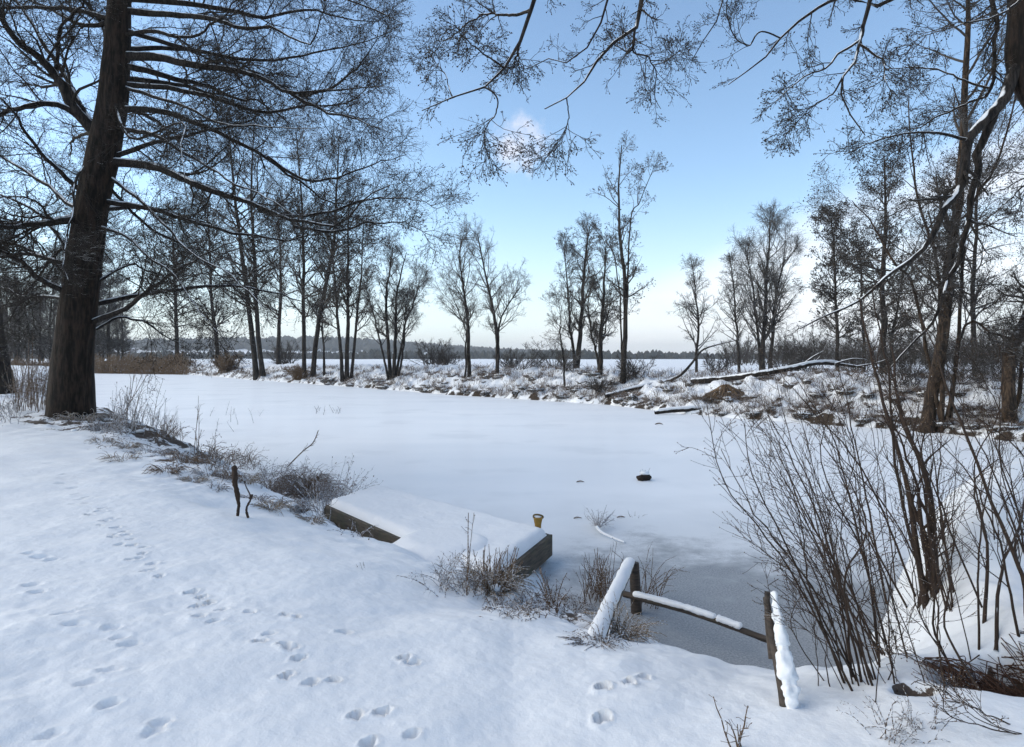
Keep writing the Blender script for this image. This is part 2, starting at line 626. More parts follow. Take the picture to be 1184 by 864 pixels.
# ------------------------------------------------------------------ ground, ice, field
def grid_mesh(name, xs, ys, zfun, mat, bare_fun):
    X, Y = np.meshgrid(xs, ys)
    x, y = X.ravel(), Y.ravel()
    z, d = zfun(x, y)
    nx, ny = len(xs), len(ys)
    i = (np.arange(ny - 1)[:, None] * nx + np.arange(nx - 1)[None]).ravel()
    q = np.stack([i, i + 1, i + nx + 1, i + nx], axis=1)
    q = q[z[q].max(1) > -.12]
    used = np.unique(q)
    re = np.full(len(x), -1)
    re[used] = np.arange(len(used))
    mb = MB()
    mb.add(np.stack([x, y, z], 1)[used], re[q])
    o = mb.build(name, mat)
    at = o.data.attributes.new('bare', 'FLOAT', 'POINT')
    at.data.foreach_set('value', bare_fun(x, y, z, d)[used].astype(np.float32))
    return tag(o, kind='structure')


def span(*segs):
    out = [np.arange(a, b, s) for a, b, s in segs]
    return np.concatenate(out + [[segs[-1][1]]])


_pp = []
for (px, py, sz, dp) in PRINTS:
    h = hit(px, py)
    _pp.append((h[0], h[1], sz * _pr.uniform(.8, 1.15), dp * _pr.uniform(.7, 1.2), _pr.uniform(-.5, .5) + math.atan2(-h[1], h[0] - 2)))


def near_full(x, y):
    z, d = near_base(x, y)
    v = veg_mask(x, y, d)
    land = sstep(0, .4, d)
    z = z + land * (.006 * fbm(x * 3, y * 3, 50, 3) + .0022 * perlin(x * 19, y * 19, 51))
    u_, v_ = x * .80 + y * .60, -x * .60 + y * .80
    z = z + land * (.010 * perlin(u_ * .55, v_ * 2.6, 57) + .004 * perlin(u_ * 1.6, v_ * 6.5, 58))
    # wind crust and old trampled snow at the lower left
    tr = sstep(-.9, -1.8, x) * sstep(5.2, 3.6, y) * sstep(-.1, .5, perlin(x * .8, y * .8, 60) + .35)
    z = z + tr * .008 * fbm(x * 6, y * 6, 61, 3)
    z = z + v * land * (.05 * fbm(x * 3.5, y * 3.5, 52, 3) + .045 * np.abs(perlin(x * 8, y * 8, 53)))
    for (hx, hy, s, dp, a) in _pp:
        dx, dy = x - hx, y - hy
        m = (np.abs(dx) < .35) & (np.abs(dy) < .35)
        if not m.any():
            continue
        ca, sa = math.cos(a), math.sin(a)
        u, w = (dx[m] * ca + dy[m] * sa) / s, (-dx[m] * sa + dy[m] * ca) / (s * .62)
        r = np.sqrt(u * u + w * w) + .30 * perlin(dx[m] * 24 + hx * 9, dy[m] * 24, 70) + .12 * perlin(dx[m] * 60 + hx, dy[m] * 60, 71)
        z[m] += -dp * (1 - sstep(.66, .98, r)) + dp * .22 * np.exp(-((r - 1.15) / .25) ** 2) + .007 * np.maximum(0, perlin(dx[m] * 34 + hx * 5, dy[m] * 34, 72)) * np.exp(-((r - 1.3) / .55) ** 2)
    return z, d


def near_bare(x, y, z, d):
    v = veg_mask(x, y, d)
    b = .50 * v + .32 * v * perlin(x * 1.5, y * 1.5, 81) + .25 * v * perlin(x * 4, y * 4, 82)
    wx, wy = x + .05 * perlin(x * 9, y * 9, 84), y + .05 * perlin(x * 9, y * 9, 85)
    hol = np.exp(-(((wx - 2.36) / .32) ** 2 + ((wy - 3.10) / .19) ** 2) ** 2) + np.exp(-(((wx - 1.84) / .085) ** 2 + ((wy - 3.0) / .055) ** 2) ** 2)
    return np.clip(b, 0, .6) + .9 * np.clip(hol, 0, 1)


xs = span((-140, -40, 4), (-40, -12, .5), (-12, -5, .07), (-5, -3.6, .03), (-3.6, 3.4, .014), (3.4, 4.6, .025), (4.6, 9, .07), (9, 45, .9))
ys = span((-40, -4, 2), (-4, 1.5, .2), (1.5, 5.6, .014), (5.6, 9, .025), (9, 16, .05), (16, 110, .8))
grid_mesh('snowy_bank_ground', xs, ys, near_full, M['bank'], near_bare)


def far_bare(x, y, z, d):
    edge = (.04 + .24 * sstep(8, 11, x) + .35 * perlin(x * .6, y * .6, 91) + .55 * perlin(x * 2.3, y * 2.3, 93)) * np.exp(-((d - .2) / .35) ** 2) * np.clip(1.1 - .25 * (y - 25) / 40, .7, 1.1)
    band = sstep(.2, .8, d) * (1 - sstep(5, 11, d))
    right = sstep(5, 9, x)
    return edge + band * (-.05 + .05 * right + .16 * perlin(x * .7, y * .7, 90) + .30 * perlin(x * 2.0, y * 2.0, 92)) + (.02) * (1 - sstep(10, 40, d))


fx = np.concatenate([-np.geomspace(60, 3500, 46)[::-1], np.arange(-59.5, -30, .4), np.arange(-30, 22, .15), np.geomspace(22, 3500, 60)])
fy = np.concatenate([np.arange(14, 62, .16), np.arange(62, 112, .45), np.geomspace(112, 3800, 70)])
grid_mesh('snow_field', fx, fy, far_base, M['field'], far_bare)

mb = MB()
mb.add([(-200, 2, 0), (60, 2, 0), (60, 130, 0), (-200, 130, 0)], [(0, 1, 2, 3)])
tag(mb.build('frozen_pond', M['ice'], smooth=False), kind='structure')


# ------------------------------------------------------------------ landing stage
def lerp(a, b, t):
    return np.asarray(a) * (1 - t) + np.asarray(b) * t


DZ = .30                                        # top of its boards above the ice
cA, cB, cC, cD = G(436, 566, DZ), G(633, 619, DZ), G(577, 664, DZ), G(380, 585, DZ)
cC = cC + (cC - cB) * .10
dock = empty('landing_stage', [*((cA + cC) / 2)[:2], 0], 'low wooden landing stage under thick snow at the pond edge', 'landing stage')
mb = MB()
nb = 26
for k in range(nb):
    a0, a1 = k / nb + .004, (k + 1) / nb - .004
    q = [lerp(cA, cB, a0), lerp(cA, cB, a1), lerp(cD, cC, a1), lerp(cD, cC, a0)]
    V = [p + [0, 0, 0] for p in q] + [p - [0, 0, .04] for p in q]
    mb.add(V, [(3, 2, 1, 0), (4, 5, 6, 7), (0, 1, 5, 4), (1, 2, 6, 5), (2, 3, 7, 6), (3, 0, 4, 7)])
mb.build('deck', M['wood'], dock, smooth=False)
up = np.array([0, 0, 1.0])
for (a, b) in ((cB, cC), (cD, cC), (cA, cB), (cA, cD)):
    d = (b - a) / np.linalg.norm(b - a)
    nrm = np.cross(d, up)
    if np.dot(nrm, (a + b) / 2 - (cA + cC) / 2) < 0:
        nrm = -nrm
    mb = MB()
    mb.box((a + b) / 2 + nrm * .024 - up * .115, d * (np.linalg.norm(b - a) / 2 + (.045 if a is cB or b is cD else 0)), nrm * .022, up * .118)
    mb.build('side_board', M['wood'], dock, smooth=False, bev=.006)
for p in (cA, cB, cC, cD, (cA + cB) / 2):
    c = lerp(p, (cA + cC) / 2, .05)
    mb = MB()
    mb.tubes(np.array([[c[0], c[1], -.5], [c[0], c[1], DZ - .05]]), np.array([.06, .06]), 10)
    mb.build('pile', M['post'], dock)
nu, nv = 110, 44
uu, vv = np.meshgrid(np.linspace(0, 1, nu), np.linspace(0, 1, nv))
base = (cA[None, None] * (1 - uu)[..., None] + cB[None, None] * uu[..., None]) * (1 - vv)[..., None] + (cD[None, None] * (1 - uu)[..., None] + cC[None, None] * uu[..., None]) * vv[..., None]
LU, LV = np.linalg.norm(cB - cA), np.linalg.norm(cD - cA)
eu, ev = np.minimum(uu, 1 - uu) * LU, np.minimum(vv, 1 - vv) * LV
wob = .03 * perlin(base[..., 0] * 4, base[..., 1] * 4, 7)
ed = np.minimum(eu, ev) + wob * (np.minimum(eu, ev) > 0)
hh = .095 * np.sqrt(np.clip(1 - (1 - np.clip(ed / .11, 0, 1)) ** 2, 0, 1))
z = DZ + .004 + hh + .012 * fbm(base[..., 0] * 2, base[..., 1] * 2, 8, 3) * np.clip(ed / .2, 0, 1) + .004 * perlin(base[..., 0] * 22, base[..., 1] * 22, 9) * np.clip(ed / .05, 0, 1)
outn = base - (cA + cC) / 2
push = np.exp(-np.clip(ed, 0, 1) / .04)[..., None] * .02
V = base + np.where(np.abs(outn) > 0, np.sign(outn), 0) * 0
V = np.concatenate([V[..., :2], z[..., None]], axis=2)
i = (np.arange(nv - 1)[:, None] * nu + np.arange(nu - 1)[None]).ravel()
mb = MB()
mb.add(V.reshape(-1, 3), np.stack([i, i + nu, i + nu + 1, i + 1], axis=1))
o = mb.build('snow_cover', M['snow'], dock)

# yellow mooring bollard: tapering body, loop on top with a slot through it
bp = G(622, 607.5, DZ + .09)
bol = empty('mooring_bollard', bp, 'small worn yellow mooring bollard with dark top on the snowy landing stage', 'bollard')
mb = MB()
for k in range(1):
    S = 20
    prof = [(-.06, .040), (.0, .042), (.02, .044), (.05, .050), (.085, .058), (.10, .063)]
    rings = []
    for (h, r) in prof:
        a = np.arange(S) * 2 * math.pi / S
        ce, se = np.cos(a), np.sin(a)
        rr = r * (np.abs(ce) ** 4 + np.abs(se) ** 4) ** -.25
        rings.append(np.stack([bp[0] + rr * ce, bp[1] + .8 * rr * se, np.full(S, bp[2] + h)], 1))
    V = np.concatenate(rings)
    q = [(k2 * S + s, k2 * S + (s + 1) % S, (k2 + 1) * S + (s + 1) % S, (k2 + 1) * S + s) for k2 in range(len(prof) - 1) for s in range(S)]
    mb.add(V, q)
    mb.add(np.vstack([rings[-1], [[bp[0], bp[1], bp[2] + .10]]]), None, [(s, (s + 1) % S, S) for s in range(S)])
mb.build('body', M['yellow'], bol)
lp = path([bp + [-.052, 0, .095], bp + [-.058, 0, .118], bp + [-.046, 0, .134], bp + [0, 0, .138], bp + [.05, 0, .124], bp + [.066, 0, .108], bp + [.056, 0, .092]], 22)
mb = MB()
mb.tubes(lp, np.full(22, .012), 8, cap=True)
mb.build('loop_handle', M['green'], bol)
bol.scale = (.88, .88, .88)
mb = MB()
mb.tubes(path([bp + [-.035, 0, .100], bp + [0, 0, .106], bp + [.035, 0, .100]], 9), np.array([.003, .009, .012, .013, .013, .013, .012, .009, .003]), 8, cap=True)
mb.build('snow_cap', M['snow'], bol)


def rough_tube(mb, p, r, S=14, amp=.18, fa=2.2, ft=9.0, seed=0):
    n = len(p)
    T = np.gradient(p, axis=0)
    T /= np.linalg.norm(T, axis=1, keepdims=True)
    U = np.cross(T, np.array([0.3, 1.0, .1]))
    U /= np.linalg.norm(U, axis=1, keepdims=True)
    W = np.cross(T, U)
    a = np.arange(S) * 2 * math.pi / S
    A, Z = np.meshgrid(a, np.linspace(0, 1, n))
    d = perlin(np.cos(A) * fa + 9 + seed, np.sin(A) * fa + Z * ft, seed) + .5 * perlin(np.cos(A) * fa * 2.3 + 3, np.sin(A) * fa * 2.3 + Z * ft * 2.6, seed + 1)
    rr = r[:, None] * (1 + amp * d)
    V = p[:, None] + rr[..., None] * (np.cos(A)[..., None] * U[:, None] + np.sin(A)[..., None] * W[:, None])
    k = np.arange(n - 1)[:, None] * S
    s = np.arange(S)[None]
    mb.add(V.reshape(-1, 3), np.stack([k + s, k + (s + 1) % S, k + S + (s + 1) % S, k + S + s], -1).reshape(-1, 4))


# ------------------------------------------------------------------ broken rail fence
def snow_roll(mb, pts, r, n=60, lift=.0, seed=0, gap=None, sq=.8):
    """a rounded ridge of snow lying along the top of a bar"""
    p = path(pts, n)
    t = np.linspace(0, 1, n)
    rr = r * (.92 + .12 * perlin(t * 7 + seed, t * 0 + .3, 5) + .07 * perlin(t * 27 + seed, t * 0 + .7, 6))
    e = np.sqrt(np.clip(1 - (1 - np.clip(np.minimum(t, 1 - t) / .06, 0, 1)) ** 2, 0.002, 1))
    rr = rr * e
    if gap:
        for g0, g1 in gap:
            rr = np.where((t > g0) & (t < g1), rr * .25, rr)
    p = p + [0, 0, lift]
    S = 12
    T = np.gradient(p, axis=0)
    T /= np.linalg.norm(T, axis=1, keepdims=True)
    side = np.cross(T, up)
    side /= np.linalg.norm(side, axis=1, keepdims=True) + 1e-9
    top = np.cross(side, T)
    a = np.arange(S) * 2 * math.pi / S
    A2, Z2 = np.meshgrid(a, t)
    lump = 1 + .16 * perlin(np.cos(A2) * 1.6 + seed, np.sin(A2) * 1.6 + Z2 * 8, 41) + .09 * perlin(np.cos(A2) * 3.6 + seed, np.sin(A2) * 3.6 + Z2 * 22, 42)
    V = p[:, None] + (rr[:, None] * lump)[..., None] * (np.cos(a)[None, :, None] * side[:, None] + sq * np.sin(a)[None, :, None] * top[:, None])
    k = np.arange(n - 1)[:, None] * S
    s = np.arange(S)[None]
    q = np.stack([k + s, k + (s + 1) % S, k + S + (s + 1) % S, k + S + s], -1).reshape(-1, 4)
    mb.add(V.reshape(-1, 3), q)


pb = G(736, 709, 0)                             # foot of the dark post in the ice
dpost = pb[1]
ptop = P(733, 651, dpost)
fen = empty('broken_rail_fence', pb, 'broken wooden rail fence with snowy rails standing in the grey ice', 'fence')
mb = MB()
mb.tubes(path([pb - [0, 0, .4], pb, ptop], 8), np.array([.05, .05, .05, .049, .05, .048, .047, .045]), 9, cap=True)
mb.build('post', M['post'], fen)
# log leaning from the bank up to the post
l0 = hit(676, 752) - [0, 0, .11]
l1 = P(728, 655, dpost - .06)
lm = (l0 + l1) / 2 + [0, 0, .02]
mb = MB()
mb.tubes(path([l0 - (l1 - l0) * .08, lm, l1 + [0, 0, .0]], 14), np.linspace(.055, .040, 14), 10, cap=True)
log = mb.build('leaning_log', M['wood'], fen)
mb = MB()
snow_roll(mb, [l0 - (l1 - l0) * .04, lm, l1 + (l1 - l0) * .04], .056, 90, .040, 3)
o = mb.build('snow_cover', M['snow'], log)
# long rail from the post out to the leaning post on the right
r0, r1 = P(722, 687, dpost + .02), P(890, 741, 4.95)
rm = P(800, 708, dpost - .55) - [0, 0, .0]
mb = MB()
mb.tubes(path([r0, rm, r1], 24), np.linspace(.030, .024, 24) * (1 + .12 * perlin(np.arange(24) * .7, np.zeros(24), 2)), 9, cap=True)
rail = mb.build('rail', M['post'], fen)
mb = MB()
rp = path([r0, rm, r1], 40)
snow_roll(mb, [rp[3], rp[12], rp[22], rp[27]], .036, 80, .026, 8)
snow_roll(mb, [rp[27], rp[30], rp[33]], .035, 24, .025, 11)
mb.build('snow_cover', M['snow'], rail)
# leaning post on the right, plastered with snow
q0 = hit(912, 818)
q1 = P(890, 688, q0[1] + .35)
mb = MB()
qq = path([q0 - [0, 0, .3], q0, lerp(q0, q1, .5), q1], 12)
mb.tubes(qq - [.012, -.016, .02], np.linspace(.024, .016, 12), 9, cap=True)
lpost = mb.build('post', M['post'], fen)
mb = MB()
n = 90
t = np.linspace(0, 1, n)
sp = path([q0 - [0, 0, .04], lerp(q0, q1, .5), q1 + [0, 0, .03]], n) + np.array([.012, -.025, 0])
rr = np.linspace(.043, .022, n) * (1 + .10 * perlin(t * 5, t * 0 + .2, 3))
rr *= np.where(t > .80, .72 + .5 * perlin(t * 14, t * 0 + .4, 7), 1)
rr[-1] = .003
rr[-2] *= .6
rr *= 1 - .28 * sstep(.15, .5, perlin(t * 17, t * 0 + .6, 19))
rough_tube(mb, sp, rr, 16, .34, 1.6, 9.0, 31)
mb.build('snow_crust', M['snow'], lpost)
s0 = P(887, 684, q1[1] - .02)
mb = MB()
mb.tubes(path([s0, P(888, 720, q1[1] - .05), P(893, 762, q1[1] - .1)], 8), np.linspace(.013, .018, 8), 6, cap=True)
mb.build('brace', M['post'], fen)


# ------------------------------------------------------------------ plants of the bank
def plant(name, label, cat, pts, n, hpx, mat, seed, lean=(0, 0), spread=.3, droop=-.06, nbr=4, heads=0, thick=.0032, group=None, blen=.35, K=6, head_mat=None, hvar=.4):
    """a clump of dry stalks: pts = a box of pixels (x0, y0, x1, y1) where they stand"""
    rng = np.random.default_rng(seed)
    n = n if n <= 12 else int(n * 1.45)
    thick *= 1.15
    x0, y0, x1, y1 = pts
    c = hit((x0 + x1) / 2, (y0 + y1) / 2)
    root = empty(name, c, label, cat, group)
    B = np.array([hit(x0 + (x1 - x0) * rng.random(), y0 + (y1 - y0) * rng.random()) for _ in range(n)])
    h = hpx * c[1] / F * (1 - hvar + 2 * hvar * rng.random(n)) * .9
    D = np.tile(np.array([lean[0], lean[1], 1.0]), (n, 1)) + rng.normal(size=(n, 3)) * spread * [1, 1, .3]
    D /= np.linalg.norm(D, axis=1, keepdims=True)
    Pt = np.zeros((n, K, 3))
    Pt[:, 0] = B - [0, 0, .03]
    for k in range(1, K):
        D = D + rng.normal(size=(n, 3)) * .10 * spread / .3
        D[:, 2] += droop * k
        D /= np.linalg.norm(D, axis=1, keepdims=True)
        Pt[:, k] = Pt[:, k - 1] + D * (h / (K - 1))[:, None]
    R = thick * rng.uniform(.7, 1.4, n)[:, None] * np.linspace(1.2, .5, K)[None]
    mb = MB()
    if n <= 12:
        for j in range(n):
            m1 = MB()
            m1.tubes(Pt[j], R[j], 4)
            m1.build('stalk', mat, root)
    else:
        mb.tubes(Pt, R, 4)
    E, A = ends(Pt)
    if nbr:
        P2, R2 = grow(rng, Pt, R, nbr, .3, 1.0, float(np.mean(h)) * blen, .7, 4, .02, .22, .7, thick * .5)
        mb.tubes(P2, R2, 3)
        E2, A2 = ends(P2)
        E, A = np.vstack([E, E2]), np.vstack([A, A2])
    if mb.n:
        mb.build('stalk_sprays', mat, root)
    if heads:
        m2 = MB()
        k = rng.random(len(E)) < heads
        fs = float(np.clip(c[1] / 9, .3, 1.2))
        m2.octs(E[k], A[k], rng.uniform(.008, .02, k.sum()) * fs, rng.uniform(.004, .008, k.sum()) * fs)
        m2.build('seed_sprays', head_mat or M['weed_brown'], root)
    return root


def tussock(name, label, cat, px, py, n, lpx, mat, seed, lean=(0, 0), rpx=10, thick=.0035, droop=-.16, K=7, group=None, snow=0):
    """arching grass blades from one crown"""
    rng = np.random.default_rng(seed)
    n, thick = int(n * 1.7), thick * 1.1
    c = hit(px, py)
    root = empty(name, c, label, cat, group)
    r = rpx * c[1] / F
    a = rng.uniform(0, 2 * math.pi, n)
    q = np.sqrt(rng.random(n)) * r
    B = np.stack([c[0] + q * np.cos(a), c[1] + q * np.sin(a), np.full(n, c[2] - .03)], 1)
    D = np.stack([.55 * np.cos(a) + lean[0] + rng.normal(size=n) * .25, .55 * np.sin(a) + lean[1] + rng.normal(size=n) * .25, np.full(n, 1.0)], 1)
    D /= np.linalg.norm(D, axis=1, keepdims=True)
    h = lpx * c[1] / F * rng.uniform(.5, 1.25, n)
    Pt = np.zeros((n, K, 3))
    Pt[:, 0] = B
    for k in range(1, K):
        D = D + rng.normal(size=(n, 3)) * .10
        D[:, 2] += droop * (.5 + .5 * k)
        D /= np.linalg.norm(D, axis=1, keepdims=True)
        Pt[:, k] = Pt[:, k - 1] + D * (h / (K - 1))[:, None]
    g = np.maximum(near_z(Pt[:, :, 0].ravel(), Pt[:, :, 1].ravel()), 0).reshape(n, K)
    Pt[:, 1:, 2] = np.maximum(Pt[:, 1:, 2], g[:, 1:] + .006)
    R = thick * rng.uniform(.6, 1.3, n)[:, None] * np.linspace(1.2, .35, K)[None]
    mb = MB()
    mb.tubes(Pt, R, 4)
    mb.build('leaves', mat, root)
    if snow:
        m2 = MB()
        for j in range(snow):
            b = c + [rng.normal() * r * 1.1, rng.normal() * r * .8 - .02, 0]
            b[2] = max(0, near_z(b[0], b[1])[0]) + rng.uniform(-.02, .04)
            blob(m2, b, rng.uniform(.03, .07), rng, .5)
        m2.build('snow_clumps', M['snow'], root)
    return root


_ico = None


def blob(mb, c, r, rng, sq=.65):
    """an uneven rounded lump"""
    global _ico
    if _ico is None:
        import bmesh
        bm = bmesh.new()
        bmesh.ops.create_icosphere(bm, subdivisions=2, radius=1)
        bm.verts.ensure_lookup_table()
        _ico = (np.array([v.co[:] for v in bm.verts]), np.array([[v.index for v in f.verts] for f in bm.faces]))
        bm.free()
    V, T = _ico
    s = rng.random() * 50
    f = 1 + .30 * perlin(V[:, 0] * 1.3 + s, V[:, 1] * 1.3 + V[:, 2] * .9, 3) + .12 * perlin(V[:, 0] * 3.1 + s, V[:, 2] * 3.1 + V[:, 1], 4)
    sc = np.array([rng.uniform(.8, 1.4), rng.uniform(.8, 1.4), sq])
    mb.add(V * f[:, None] * r * sc + np.asarray(c), None, T)


GW = 'dry weeds along the near bank'
plant('weed_clump', 'tall thin dry weeds on the bank edge right of the big trunk', 'weeds', (128, 490, 205, 505), 60, 42, M['weed'], 11, (.12, 0), .22, -.02, 4, .25, .004)
plant('tall_weed', 'few taller bare stalks standing up out of the weeds beside the big trunk', 'weeds', (135, 488, 180, 497), 8, 66, M['weed_brown'], 12, (.18, 0), .16, -.01, 3, .2, .0055)
plant('weed_clump', 'knee high brown weeds just right of the tall stalks beside the big trunk', 'weeds', (176, 500, 212, 512), 45, 26, M['weed_brown'], 13, (0, 0), .35, -.05, 4, .3, .004)
plant('weed_clump', 'dark leafless weeds in the snow left of the big trunk', 'weeds', (16, 462, 58, 478), 55, 52, M['weed_brown'], 14, (0, 0), .12, -.02, 4, .35, .0055)
plant('tall_weed', 'two tall straight dead stems between the left edge and the big trunk', 'weeds', (30, 462, 38, 474), 2, 92, M['weed_brown'], 15, (0, 0), .02, 0, 2, 0, .012, hvar=.1)
plant('weed_stalk', 'single thin stalk with a brown leaf tuft at its foot before the open ice', 'weeds', (224, 522, 229, 528), 5, 52, M['weed_brown'], 16, (.05, 0), .08, -.01, 3, .2, .0045, hvar=.55)
plant('weed_clump', 'low brown weed patch left of the forked dead stalk', 'weeds', (236, 528, 300, 545), 90, 22, M['weed_brown'], 17, (.1, 0), .45, -.09, 4, .3, .0035)
plant('weed_clump', 'low tangled weeds behind the forked dead stalk', 'weeds', (300, 545, 352, 566), 90, 24, M['weed'], 18, (.1, 0), .5, -.10, 4, .3, .0035)
tussock('grass_tussock', 'drooping brown grass tussock at the far left end of the landing stage', 'grass tussock', 357, 574, 170, 44, M['weed_brown'], 19, (.1, 0), 13, .0038, snow=5)
plant('weed_clump', 'bushy frosted weed with fine branches at the left corner of the landing stage', 'weeds', (368, 585, 400, 606), 34, 56, M['weed'], 20, (.05, 0), .28, -.03, 7, .55, .0032, blen=.3)
plant('weed_stalk', 'slanting seeded stalk leaning right over the left corner of the landing stage', 'weeds', (386, 590, 392, 597), 4, 62, M['weed'], 21, (.45, 0), .12, -.03, 7, .9, .003, blen=.22)
tussock('grass_tussock', 'small arching dead weed in front of the dark side of the landing stage', 'grass tussock', 437, 619, 26, 34, M['weed'], 22, (.05, 0), 7, .0032)
plant('weed_clump', 'thin bent stems sprouting from the snow before the landing stage', 'weeds', (505, 672, 560, 692), 42, 44, M['weed'], 23, (-.12, 0), .35, -.05, 5, .2, .0024, blen=.4)
plant('weed_stalk', 'tallest single weed stalk with seeds standing before the landing stage', 'weeds', (538, 688, 541, 692), 2, 112, M['weed_brown'], 24, (.06, 0), .03, -.003, 7, .6, .0032, blen=.16, hvar=.08)
tussock('grass_tussock', 'thick frosted brown grass tussock under the end of the landing stage', 'grass tussock', 570, 684, 150, 46, M['grass'], 25, (.1, 0), 14, .0036, -.12, snow=6)
plant('dead_reeds', 'upright dead reed stems by the corner of the landing stage', 'reeds', (556, 672, 592, 690), 42, 44, M['weed_brown'], 26, (.12, 0), .16, -.03, 1, .1, .0034)
plant('weed_clump', 'snow clotted dark weeds between the landing stage and the leaning log', 'weeds', (570, 696, 640, 716), 85, 30, M['weed'], 27, (0, 0), .55, -.12, 5, .7, .0028)
plant('weed_stalk', 'dark dock stalk with brown leaves beside the ice', 'weeds', (634, 702, 644, 712), 12, 44, M['weed_brown'], 28, (-.05, 0), .14, -.05, 4, .9, .0042)
plant('dead_reeds', 'tall dead reeds standing in the ice left of the dark post', 'reeds', (676, 682, 712, 700), 50, 50, M['weed_brown'], 29, (.03, 0), .18, -.04, 1, .25, .0030)
plant('dead_reeds', 'few reeds with bent tips in the ice right of the dark post', 'reeds', (738, 690, 762, 706), 16, 62, M['weed_brown'], 30, (.1, 0), .22, -.08, 1, .1, .0026)
tussock('grass_tussock', 'hanging tan grass below the leaning log', 'grass tussock', 716, 736, 120, 44, M['grass'], 31, (.05, 0), 14, .0032, -.10)
tussock('grass_tussock', 'snow crusted grass at the foot of the leaning log', 'grass tussock', 690, 745, 60, 40, M['weed'], 32, (-.1, 0), 14, .0028, -.2)
plant('weed_clump', 'low frosted weeds left of the reeds at the ice edge', 'weeds', (644, 696, 676, 714), 40, 26, M['weed'], 33, (0, 0), .45, -.1, 4, .6, .0028)
plant('weed_stalk', 'small branched weed with dark buds at the bottom edge of the snow', 'weeds', (848, 862, 862, 866), 5, 58, M['weed_brown'], 34, (-.2, 0), .35, -.03, 4, .8, .0026)
plant('weed_clump', 'fine curled dead stems in the snow under the willow bushes', 'weeds', (1010, 838, 1080, 862), 26, 50, M['weed'], 35, (-.25, 0), .5, -.09, 4, .3, .0018)
plant('weed_stalk', 'tiny twig poking from the smooth snow before the landing stage', 'weeds', (416, 655, 424, 660), 4, 16, M['weed'], 36, (-.2, 0), .35, -.03, 1, .2, .0022)
plant('weed_clump', 'sparse grass tips in the snow at the foot of the big trunk', 'weeds', (110, 492, 150, 520), 60, 16, M['weed'], 37, (0, 0), .6, -.1, 3, .3, .0035)
plant('weed_clump', 'sparse weeds poking through snow left of the tall dead stems at the left edge', 'weeds', (0, 470, 26, 492), 30, 26, M['weed'], 38, (0, 0), .4, -.05, 3, .3, .004)
tussock('grass_tussock', 'brown grass hummock at the foot of the big trunk', 'grass tussock', 92, 487, 120, 20, M['grass'], 39, (0, 0), 13, .006, -.2, snow=3)
tussock('grass_tussock', 'snow flecked hummock right of the big trunk foot', 'grass tussock', 122, 497, 120, 22, M['weed'], 40, (0, 0), 15, .006, -.22, snow=4)
tussock('grass_tussock', 'snowy weed hummock left of the brown tussock at the landing stage', 'grass tussock', 332, 585, 100, 24, M['weed'], 41, (0, 0), 13, .0038, -.25, snow=6)
tussock('grass_tussock', 'dark weed hummock against the near side of the landing stage', 'grass tussock', 398, 612, 90, 30, M['weed'], 42, (0, 0), 11, .0034, -.22, snow=5)
plant('weed_clump', 'short dark weeds tucked along the dark side of the landing stage', 'weeds', (402, 604, 425, 622), 34, 22, M['weed'], 43, (0, 0), .45, -.1, 4, .5, .003)

GT = 'small grass tufts along the bank crest'
_r = random.Random(8)
for k, (px, py) in enumerate([(118, 512), (150, 518), (172, 526), (196, 530), (214, 536), (240, 548), (262, 552), (286, 556), (310, 566), (330, 572), (226, 556), (192, 546), (346, 590), (318, 588), (250, 566), (140, 532), (362, 602), (300, 578)]):
    tussock('grass_tuft', 'small frosted grass tuft poking through snow on the bank crest between trunk and landing stage', 'grass tuft', px + _r.uniform(-4, 4), py, _r.randint(26, 60), _r.uniform(14, 24), M[_r.choice(['weed', 'weed_brown', 'grass'])], 900 + k, (0, 0), _r.uniform(7, 15), .0038, -.16, group=GT)
tussock('grass_tussock', 'dense dark brown grass hump behind the left corner of the landing stage', 'grass tussock', 352, 562, 260, 30, M['weed_brown'], 950, (0, 0), 15, .0042, -.2)

# forked dead stalk standing alone in the snow
b = hit(278, 598)
st = empty('dead_stalk', b, 'forked dead stump like stalk standing alone in the snow before the weeds', 'dead plant')
mb = MB()
dd = b[1]
rough_tube(mb, path([P(274, 600, dd), P(276, 582, dd), P(272, 560, dd), P(271, 538, dd)], 40), np.concatenate([np.interp(np.linspace(0, 1, 38), [0, .3, .45, 1], [.012, .013, .019, .022]), [.02, .003]]), 12, .40, 1.6, 14, 3)
mb.build('stem', M['willow'], st)
mb = MB()
rough_tube(mb, path([P(287, 599, dd), P(285, 588, dd), P(290, 576, dd), P(285, 564, dd), P(282, 556, dd)], 30), np.linspace(.011, .003, 30), 10, .45, 1.6, 12, 5)
mb.tubes(path([P(289, 577, dd), P(292, 572, dd)], 4), np.linspace(.016, .008, 4), 6, cap=True)
mb.build('side_stem', M['willow'], st)

# bare broken branch leaning out over the ice
b = hit(334, 540)
br = empty('leaning_branch', b, 'thin broken branch slanting up to the right over the pond', 'branch')
dd = b[1]
mb = MB()
pp = path([P(332, 540, dd), P(350, 522, dd + .2), P(362, 512, dd + .3), P(368, 498, dd + .4)], 14)
mb.tubes(pp, np.linspace(.014, .010, 14), 6, cap=True)
rng = np.random.default_rng(3)
P2, R2 = grow(rng, pp[None], np.full((1, 14), .01), 16, .35, 1, .14, .7, 4, .05, .25, .7, .004)
mb.tubes(P2, R2, 3)
mb.build('branch_wood', M['weed_brown'], br)

